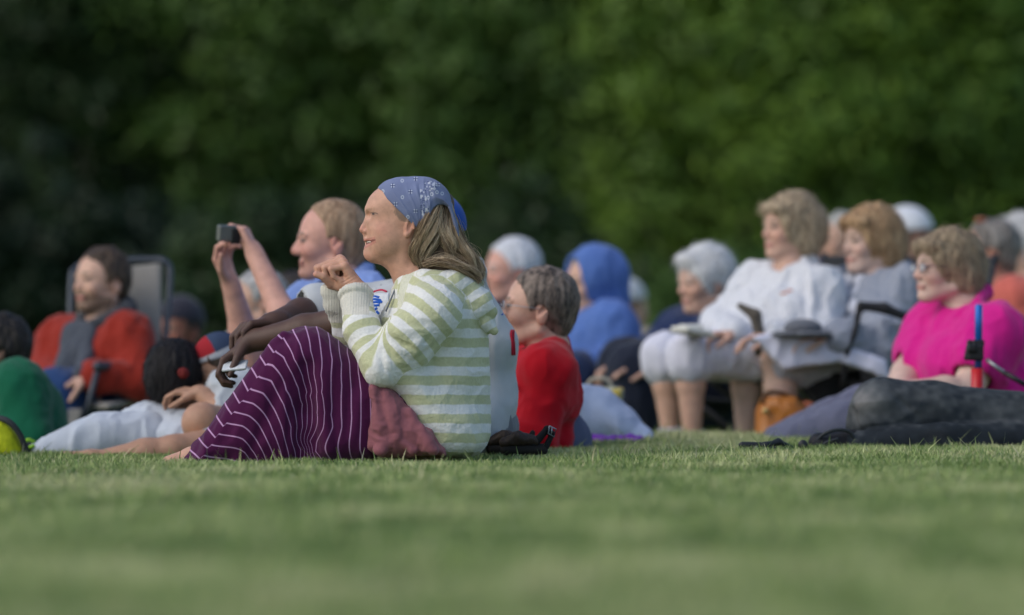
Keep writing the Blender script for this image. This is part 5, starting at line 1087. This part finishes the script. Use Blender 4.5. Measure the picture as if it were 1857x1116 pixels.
def right_group():
    D = 20.6
    person('white-haired woman wrapped in a navy coat sitting left of the woman in white', D, (1276, 510), yaw=28, pitch=-6, hs=1.06, skin='fair', flush=.25, sh=[(1305, 606, -.12), (1238, 608, .15)], neck=(1286, 578), pel=(1290, 690), g=1.1, top=(.010, .022, .075), topname='coat', hair=('puffy', (.60, .61, .62), (.78, .79, .80)), browc=(.5, .4, .35),
           arms=[dict(el=(1290, 655, -.18), wr=(1190, 668, -.26), d=(-1, 0, .05), n=(0, 0, -1), curl=(15, 20, 15)), dict(el=(1200, 640, .12), wr=(1140, 665, -.1), d=(-1, -.3, 0), n=(0, 0, -1))],
           legs=[((1285, 695, -.1), (1150, 668, -.2), (1165, 790, -.18), (1130, 808, -.18), 1.1), ((1285, 695, .12), (1135, 662, .08), (1150, 790, .08), (1110, 808, .08), 1.1)], pants=(.013, .018, .035), infl=.03, fold=(.009, .09), extra=lambda J, M, O: [cone(J((1240, 600, .0)), J((1165, 655, -.05)), .06, .05, .06)])
    camp_chair('dark folding chair under the woman in the navy coat', D, (1285, 722, 0), yaw=28, back=.3)
    D = 19.8
    t, J, M, O, tops = person('woman with puffy ash-blond hair in a white jacket and white capri trousers', D, (1430, 414), yaw=27, pitch=2, hs=1.0, skin='fair', flush=.35, sh=[(1482, 530, -.10), (1372, 528, .12)], neck=(1432, 488), pel=(1440, 640), g=1.08, bust=1., top=(.62, .64, .68), topname='jacket', hair=('bob', (.17, .12, .075), (.54, .43, .29)), puff=1.3,
        arms=[dict(el=(1478, 628, -.20), wr=(1400, 610, -.32), d=(-1, -.1, .0), n=(0, 0, -1), curl=(25, 25, 20)), dict(el=(1312, 590, .06), wr=(1330, 606, -.20), d=(-1, -.3, 0), n=(0, 0, -1), curl=(40, 40, 20))], infl=.022, fold=(.011, .06), extra=lambda J, M, O: collar(J((1432, 492)), M, .072, .017, .04, .7, .05),
        legs=[((1430, 645, -.08), (1248, 640, -.20), (1252, 795, -.20), (1222, 812, -.2), .88), ((1430, 645, .10), (1205, 645, .0), (1216, 790, .0), (1180, 808, .0), .88)], pants=(.62, .63, .72), plen=1.12, shoes=(.45, .46, .48))
    mk('trim', nets([ell(drape(tops, J, D, 1420, 533), (.022, .004, .006), k=.004), ell(drape(tops, J, D, 1428, 528), (.012, .004, .006), k=.004)], .003), mat('orange_print', (.55, .18, .08), bump=0), t)
    c_, K = camp_chair('black folding chair under the woman in the white jacket', D, (1430, 690, .08), yaw=27, w=.50, d=.38, arms=False)
    mk('armrest', nets([cone(J((1335, 556, -.34)), J((1362, 572, -.34)), .012, .022, .01), cone(J((1362, 572, -.34)), J((1370, 608, -.33)), .022, .020, .01), cone(J((1370, 608, -.33)), J((1368, 640, -.30)), .018, .014, .01)], .004), cloth('taupe_webbing', (.12, .105, .085)), c_)

    c = at(1250, 600, D) + [0, -.34, 0]; b = thing('book', 'thick white open booklet held over the white knees', 'book', c)
    mk('pages', nets([boxp(c, (.055, .07, .008), frame(25, 10), rd=.006), cone(c + [-.04, 0, .01], c + [.03, .02, .012], .014, .012, .01)], .004), mat('paper_white', (.66, .66, .60), rough=.8, bump=.1), b)
    mk('cover', nets([boxp(c - [0, 0, .012], (.062, .075, .004), frame(25, 10), rd=.003)], .003), mat('cream_card', (.5, .5, .46), bump=0), b)
    t, J, M, O, tops = person('woman with reddish-blond hair in a grey hooded jacket, bare pale shins', D, (1576, 438), yaw=30, pitch=0, hs=1.04, skin='pale', flush=.35, sh=[(1632, 535, -.10), (1530, 535, .14)], neck=(1592, 508), pel=(1600, 668), g=1.18, bust=1., top=(.27, .30, .36), topname='jacket', hair=('bob', (.24, .13, .06), (.54, .37, .21)), puff=1.12,
        arms=[dict(el=(1590, 628, -.28), wr=(1500, 612, -.36), d=(-1, 0, 0), n=(0, 0, -1), curl=(25, 25, 20)), dict(el=(1500, 620, .06), wr=(1480, 610, -.2), d=(-1, -.3, 0), n=(0, 0, -1), curl=(40, 40, 20))], infl=.026, fold=(.012, .07), extra=lambda J, M, O: collar(J((1596, 510)), M, .088, .030, .03, .9, .05),
        legs=[((1580, 660, -.08), (1405, 652, -.22), (1420, 800, -.18), (1385, 815, -.2), 1.02), ((1580, 660, .10), (1355, 648, -.05), (1352, 800, -.03), (1320, 815, .0), .98)], pants=(.40, .42, .48), plen=.9, shoes=(.5, .42, .36))
    mk('blouse', push(panel(tops, D, [[(1560, 512), (1552, 535), (1546, 560)], [(1542, 508), (1538, 535), (1534, 560)]], .026, .6), folds(.004, .04)), cloth('white_blouse', (.6, .62, .68)), t)
    c_, K = camp_chair('black folding chair with raised arm under the woman in grey', D, (1590, 695, -.02), yaw=30, w=.56, arms=False)
    mk('armrest', nets([cone(J((1548, 556, -.42)), J((1590, 560, -.40)), .016, .020, .01), cone(J((1590, 560, -.40)), J((1660, 588, -.36)), .020, .012, .01), cone(J((1548, 556, -.42)), J((1540, 580, -.42)), .014, .010, .01)], .004), mat('tube_30', (.03, .03, .033)), c_)
    mk('arm_post', tubes([(spline([J((1545, 560, -.42)), J((1538, 600, -.42)), J((1524, 640, -.40)), J((1518, 700, -.34))], 12), .010)]), mat('tube_30', (.03, .03, .033)), c_)
    ca = at(1600, 570, D)
    v = [at(1366, 618, D) + [0, -.10, 0], at(1420, 655, D) + [0, -.40, 0], at(1520, 645, D) + [0, -.40, 0], at(1590, 672, D) + [0, -.32, 0], at(1600, 640, D) + [0, .0, 0], at(1480, 618, D) + [0, .05, 0]]
    pr = [pillow([(1362, 612), (1400, 606), (1440, 612), (1520, 622), (1600, 656), (1608, 690), (1560, 668), (1515, 655), (1465, 662), (1418, 668), (1392, 642)], D - .2, D - .24, .16, .012, k=.01)]
    tag(mk('shawl', push(nets(pr, .005), folds(.006, .07)), cloth('lilac_white_cloth', (.58, .61, .74))), 'white cloth spread over the lap of the woman in grey', 'shawl')
    c = at(1440, 606, D) + [0, -.42, 0]; h = thing('hat', 'soft grey brimmed hat resting on the white lap cloth', 'hat', c)
    mk('brim', push(nets([ell(c, (.11, .09, .012))], .004), folds(.004, .05)), cloth('grey_felt', (.12, .13, .15)), h); mk('crown', nets([ell(c + [.01, 0, .022], (.07, .065, .034))], .004), cloth('grey_felt', (.12, .13, .15)), h)
    c = at(1505, 690, D) + [0, -.10, 0]; b = thing('shoulder_bag', 'black bag hanging under the folding chair of the woman in grey', 'bag', c)
    mk('bag_body', push(nets([pillow([(1448, 668), (1500, 655), (1556, 668), (1562, 712), (1530, 738), (1478, 735), (1450, 705)], D, D - .10, .14, .05)], .006), folds(.008, .07)), cloth('black_nylon', (.010, .011, .012), rough=.7), b)
    mk('tag', nets([boxp(at(1468, 668, D) + [0, -.25, 0], (.028, .006, .022), rd=.004)], .003), mat('yellow_card', (.42, .36, .02), bump=0), b)
    D2 = 19.3; c = at(1410, 770, D2); gz = float(ground(c[0], D2)); b = thing('handbag', 'tan orange leather handbag on the grass beside bare shins', 'bag', (c[0], D2, gz))
    mk('bag_body', push(nets([pillow([(1374, 745), (1386, 722), (1440, 722), (1462, 745), (1452, 800), (1370, 806)], D2, D2, .10, .04)], .004), folds(.008, .06)), mat('tan_leather', (.38, .13, .012), rough=.4, bump=.2, spec=.5, vscale=12, var=.2), b)
    mk('strap', tubes([(spline([at(1380, 730, D2) + [0, -.08, 0], at(1392, 712, D2) + [0, -.05, 0], at(1425, 716, D2), at(1452, 735, D2) + [0, -.04, 0]], 14), .008)]), mat('brown_strap', (.10, .04, .01), rough=.5), b)
    mk('clasp', nets([ell(at(1386, 745, D2) + [0, -.105, 0], (.012, .006, .012))], .003), mat('brass', (.5, .38, .15), rough=.3, metal=.8, bump=0), b)
    c = at(1468, 758, D2); tag(mk('scarf', push(nets([pillow([(1440, 738), (1470, 732), (1490, 745), (1484, 772), (1455, 790), (1435, 800), (1440, 770)], D2, D2 + .12, .07, .03)], .004), folds(.010, .03)), mat('russet_print', (.40, .13, .07), rough=.9, var=.4, vscale=45)), 'crumpled russet and pink scarf beside the tan handbag', 'scarf')
    # behind
    person('grey-haired person in a navy top between the two seated women', 23.5, (1524, 436), yaw=30, hs=1.0, skin='fair', sh=[(1550, 500, -.1), (1492, 500, .12)], pel=(1520, 640), g=.95, top=(.012, .02, .05), topname='jacket', hair=('short', (.36, .36, .34), (.52, .52, .5)), arms=[None, dict(el=(1480, 580, .1), wr=(1480, 620, -.1))])
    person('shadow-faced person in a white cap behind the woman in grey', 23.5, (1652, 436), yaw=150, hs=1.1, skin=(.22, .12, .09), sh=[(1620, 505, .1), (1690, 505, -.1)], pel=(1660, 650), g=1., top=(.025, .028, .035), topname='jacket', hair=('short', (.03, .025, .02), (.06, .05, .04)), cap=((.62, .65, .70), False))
    D = 18.6
    t, J, M, O, tops = person('large woman in a magenta polo shirt and glasses leaning back', D, (1712, 487), yaw=22, pitch=3, hs=1.06, skin='pale', flush=.45, jaw=1.12, sh=[(1790, 610, -.20), (1708, 602, .16)], neck=(1752, 552), pel=(1775, 735), g=1.45, belly=1.15, bust=1.2, top=(.62, .012, .235), topname='polo_shirt', sleeve='short', ag=1.35, hair=('bob', (.14, .10, .065), (.40, .31, .20)), puff=1.1,
        arms=[dict(el=(1735, 712, -.34), wr=(1640, 706, -.42), d=(-1, 0, -.1), n=(0, 0, -1), curl=(25, 25, 20), sl=.48), dict(el=(1645, 680, .02), wr=(1625, 715, -.2), d=(-1, 0, -.3), n=(0, 0, -1), sl=.45)],
        legs=[((1760, 770, -.12), (1580, 752, -.22), (1425, 806, -.24), (1395, 806, -.25), 1.05), ((1760, 770, .14), (1570, 748, .10), (1420, 806, .02), (1390, 806, .0), 1.05)], pants=(.12, .13, .19), infl=.018, fold=(.009, .1),
        extra=lambda J, M, O: [cone(J((1786, 530, .02)), J((1768, 552, -.09)), .020, .018, .015), cone(J((1768, 552, -.09)), J((1734, 578, -.15)), .018, .014, .015), cone(J((1786, 530, .04)), J((1722, 566, .08)), .022, .018, .02)], cut=lambda J, M, O: [cone(J((1732, 566, -.14)), J((1714, 606, -.29)), .030, .006, .008, True)])
    glasses(t, O, M, 1.06, (.10, .05, .09), .0017)
    D = 21.6
    t, J, M, O, tops = person('grey-haired man in a coral shirt with sunglasses pushed up on his head', D, (1793, 456), yaw=-6, pitch=4, hs=1.1, skin=(.45, .22, .15), flush=.2, sh=[(1840, 545, -.14), (1815, 545, .14)], neck=(1812, 515), pel=(1840, 690), g=1.15, top=(.55, .13, .10), topname='shirt', hair=('short', (.10, .09, .08), (.28, .26, .24)), arms=[dict(el=(1835, 620, -.2), wr=(1760, 630, -.2)), None], sleeve='short')
    mk('sunglasses', nets([ell(O + 1.1 * (.035 * M[0] - .05 * M[1] + .215 * M[2]), (.026, .012, .014)), ell(O + 1.1 * (.035 * M[0] + .03 * M[1] + .225 * M[2]), (.026, .022, .012)), cone(O + 1.1 * (.03 * M[0] - .06 * M[1] + .21 * M[2]), O + 1.1 * (-.06 * M[0] - .085 * M[1] + .17 * M[2]), .004, .003)], .003), mat('amber_lens', (.30, .07, .02), rough=.15, bump=0, spec=.7), t)
    person('white-haired person in white and navy at the right edge', 22.6, (1848, 446), yaw=-10, hs=1.05, skin='fair', sh=[(1885, 540, -.12), (1862, 540, .12)], pel=(1880, 690), g=1.1, top=(.50, .52, .56), topname='shirt', hair=('puffy', (.5, .5, .5), (.66, .66, .66)), arms=[dict(el=(1850, 605, -.3), wr=(1800, 600, -.3)), None], infl=.03)
    # reclining figure in dark jeans
    D = 17.25
    t, J, M, O, tops = person('person in faded black jeans lying on one side at the right edge', D, (2060, 520), yaw=10, hs=1.05, skin='fair', sh=[(2040, 640, -.18), (2040, 640, .18)], pel=(1930, 768), g=1.0, top=(.12, .13, .15), topname='shirt', hair=('short', (.05, .04, .03), (.1, .08, .06)),
        legs=[((1905, 768, -.02), (1598, 745, -.12), (1740, 788, .10), None, .95), ((1905, 795, -.08), (1700, 799, -.15), (1520, 804, -.17), (1478, 800, -.22), .6)], pants=None, arms=[dict(el=(2080, 740, -.1), wr=(2060, 800, -.2)), None], shoes=(.012, .013, .016))
    jp = [cone(J((1925, 788)), J((1690, 752, -.10)), .125, .098, .04), cone(J((1690, 752, -.10)), J((1596, 746, -.12)), .096, .100, .04), cone(J((1592, 748, -.12)), J((1575, 775, -.10)), .096, .072, .03), cone(J((1590, 760, -.10)), J((1800, 800, .05)), .075, .06, .03)]
    jp += [cone(J((1905, 802, -.12)), J((1700, 803, -.22)), .072, .068, .012), cone(J((1700, 803, -.22)), J((1535, 806, -.22)), .066, .046, .02)]
    for a, b, r in [((1640, 690), (1760, 720), .008), ((1600, 700), (1660, 760), .008), ((1660, 770), (1840, 752), .010), ((1720, 700), (1850, 742), .007)]: jp.append(cone(J((*a, -.21)), J((*b, -.215)), r, r * .5, .014, True))
    for k, (x, y0, y1) in enumerate([(1542, 740, 785), (1553, 745, 792), (1565, 750, 796), (1577, 756, 798)]): jp.append(cone(J((x, y0, -.17)), J((x + 8, y1, -.175)), .006, .004, .012, True))
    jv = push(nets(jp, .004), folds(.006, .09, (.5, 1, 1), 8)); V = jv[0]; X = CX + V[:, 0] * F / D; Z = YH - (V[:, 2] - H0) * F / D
    C = ramp(np.clip(.22 + .22 * np.clip((782 - Z) / 20, 0, 1) + .10 * vnoise(V, .09) + .5 * np.exp(-((X - 1560) / 30) ** 2 - ((Z - 720) / 25) ** 2) + .3 * np.exp(-((X - 1545) / 14) ** 2 - ((Z - 765) / 35) ** 2) + .12 * vnoise(V, .02), 0, 1), [(.009, .012, .015), (.022, .029, .036), (.10, .11, .115), (.2, .2, .2)])  # faded thigh and knee; shade on the lower leg put into the colour
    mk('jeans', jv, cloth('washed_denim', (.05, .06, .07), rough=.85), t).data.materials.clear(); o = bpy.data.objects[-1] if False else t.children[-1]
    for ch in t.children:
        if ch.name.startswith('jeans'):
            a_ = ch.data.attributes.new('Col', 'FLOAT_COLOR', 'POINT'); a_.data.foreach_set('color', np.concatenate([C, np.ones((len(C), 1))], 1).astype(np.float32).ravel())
            ch.data.materials.append(mat('denim_wash_shade', (.05, .06, .07), rough=.85, bump=.3, scale=700, var=.1, vscale=60, attr='Col', spec=.15))
    mk('shoe', nets(foot_prims(J((1535, 800, -.22)), J((1482, 806, -.26)), 1.0), .004), mat('black_suede', (.012, .013, .016), rough=.8, bump=.3), t)
    mk('strap', tubes([(spline([J((1468, 812, -.26)), J((1480, 788, -.28)), J((1505, 777, -.28)), J((1530, 780, -.27)), J((1540, 796, -.26))], 16), .006), (spline([J((1474, 815, -.29)), J((1486, 800, -.31)), J((1510, 792, -.31))], 10), .004)]), mat('sandal_strap', (.03, .035, .04), rough=.5), t)
    # black sandal in the grass
    D = 16.7; J = lambda x, y, dy=0: at(x, y, D) + [0, dy, 0]; gz = float(ground(J(1400, 820)[0], D))
    s = thing('flip_flop', 'black thong sandal lying in the grass left of the dark jeans', 'sandal', (J(1400, 820)[0], D, gz)); bk = mat('black_rubber', (.012, .015, .018), rough=.45, bump=.1, spec=.4)
    mk('sole', nets([cone(J(1352, 818), J(1400, 822), .018, .020, .01), cone(J(1400, 822), J(1455, 824), .020, .016, .01), cone(J(1360, 824, .05), J(1450, 828, .05), .016, .014, .02)], .003), bk, s)
    mk('strap', nets([cone(J(1346, 808), J(1390, 808), .012, .010, .005), cone(J(1390, 808), J(1412, 802, .02), .010, .010, .01), cone(J(1412, 802, .02), J(1440, 815, .04), .010, .008, .01), ell(J(1456, 808, .0), (.016, .01, .018), k=.006)], .003), bk, s)
    mk('buckle', nets([ell(J(1371, 812, -.022), (.006, .004, .006))], .002), mat('buckle_steel', (.3, .33, .38), rough=.3, metal=.7, bump=0), s)
    # pole with clamp
    D = 17.9; J = lambda x, y, dy=0: at(x, y, D) + [0, dy, 0]; gz = float(ground(J(1772, 800)[0], D))
    p = thing('pole', 'upright red and blue pole with a black clamp in front of the magenta shirt', 'pole', (J(1772, 800)[0], D, gz))
    b0 = J(1772, 0); mk('red_tube', tubes([([(b0[0], D, gz), (b0[0], D, J(0, 668)[2])], .0205)], 16), mat('red_paint', (.50, .008, .012), rough=.35, bump=0, spec=.5), p)
    mk('blue_tube', tubes([([J(1774, 668), J(1775, 556), J(1775, 552)], [.013, .013, .009])], 14), mat('blue_metallic', (.015, .13, .50), rough=.3, bump=0, metal=.4, spec=.6), p)
    mk('clamp', nets([boxp(J(1769, 640), (.026, .024, .026), rd=.006), boxp(J(1762, 632, -.01), (.014, .02, .012), rd=.004), boxp(J(1774, 622), (.020, .018, .010), rd=.004), cone(J(1752, 650), J(1758, 620), .008, .008, .004)], .003), mat('black_plastic', (.015, .015, .017)), p)
    mk('stay_rod', tubes([([J(1788, 652, -.01), J(1822, 678, -.03)], .0065)]), mat('silver_rod', (.35, .36, .38), rough=.3, metal=.6, bump=0), p)
    mk('stay_grip', tubes([([J(1820, 676, -.03), J(1868, 704, -.05)], .0085)]), mat('black_plastic', (.015, .015, .017)), p)
build_ground(); build_grass(); build_trees()
woman(); jersey_man(); camera_man(); red_jacket_man(); left_group(); middle_group(); right_group()
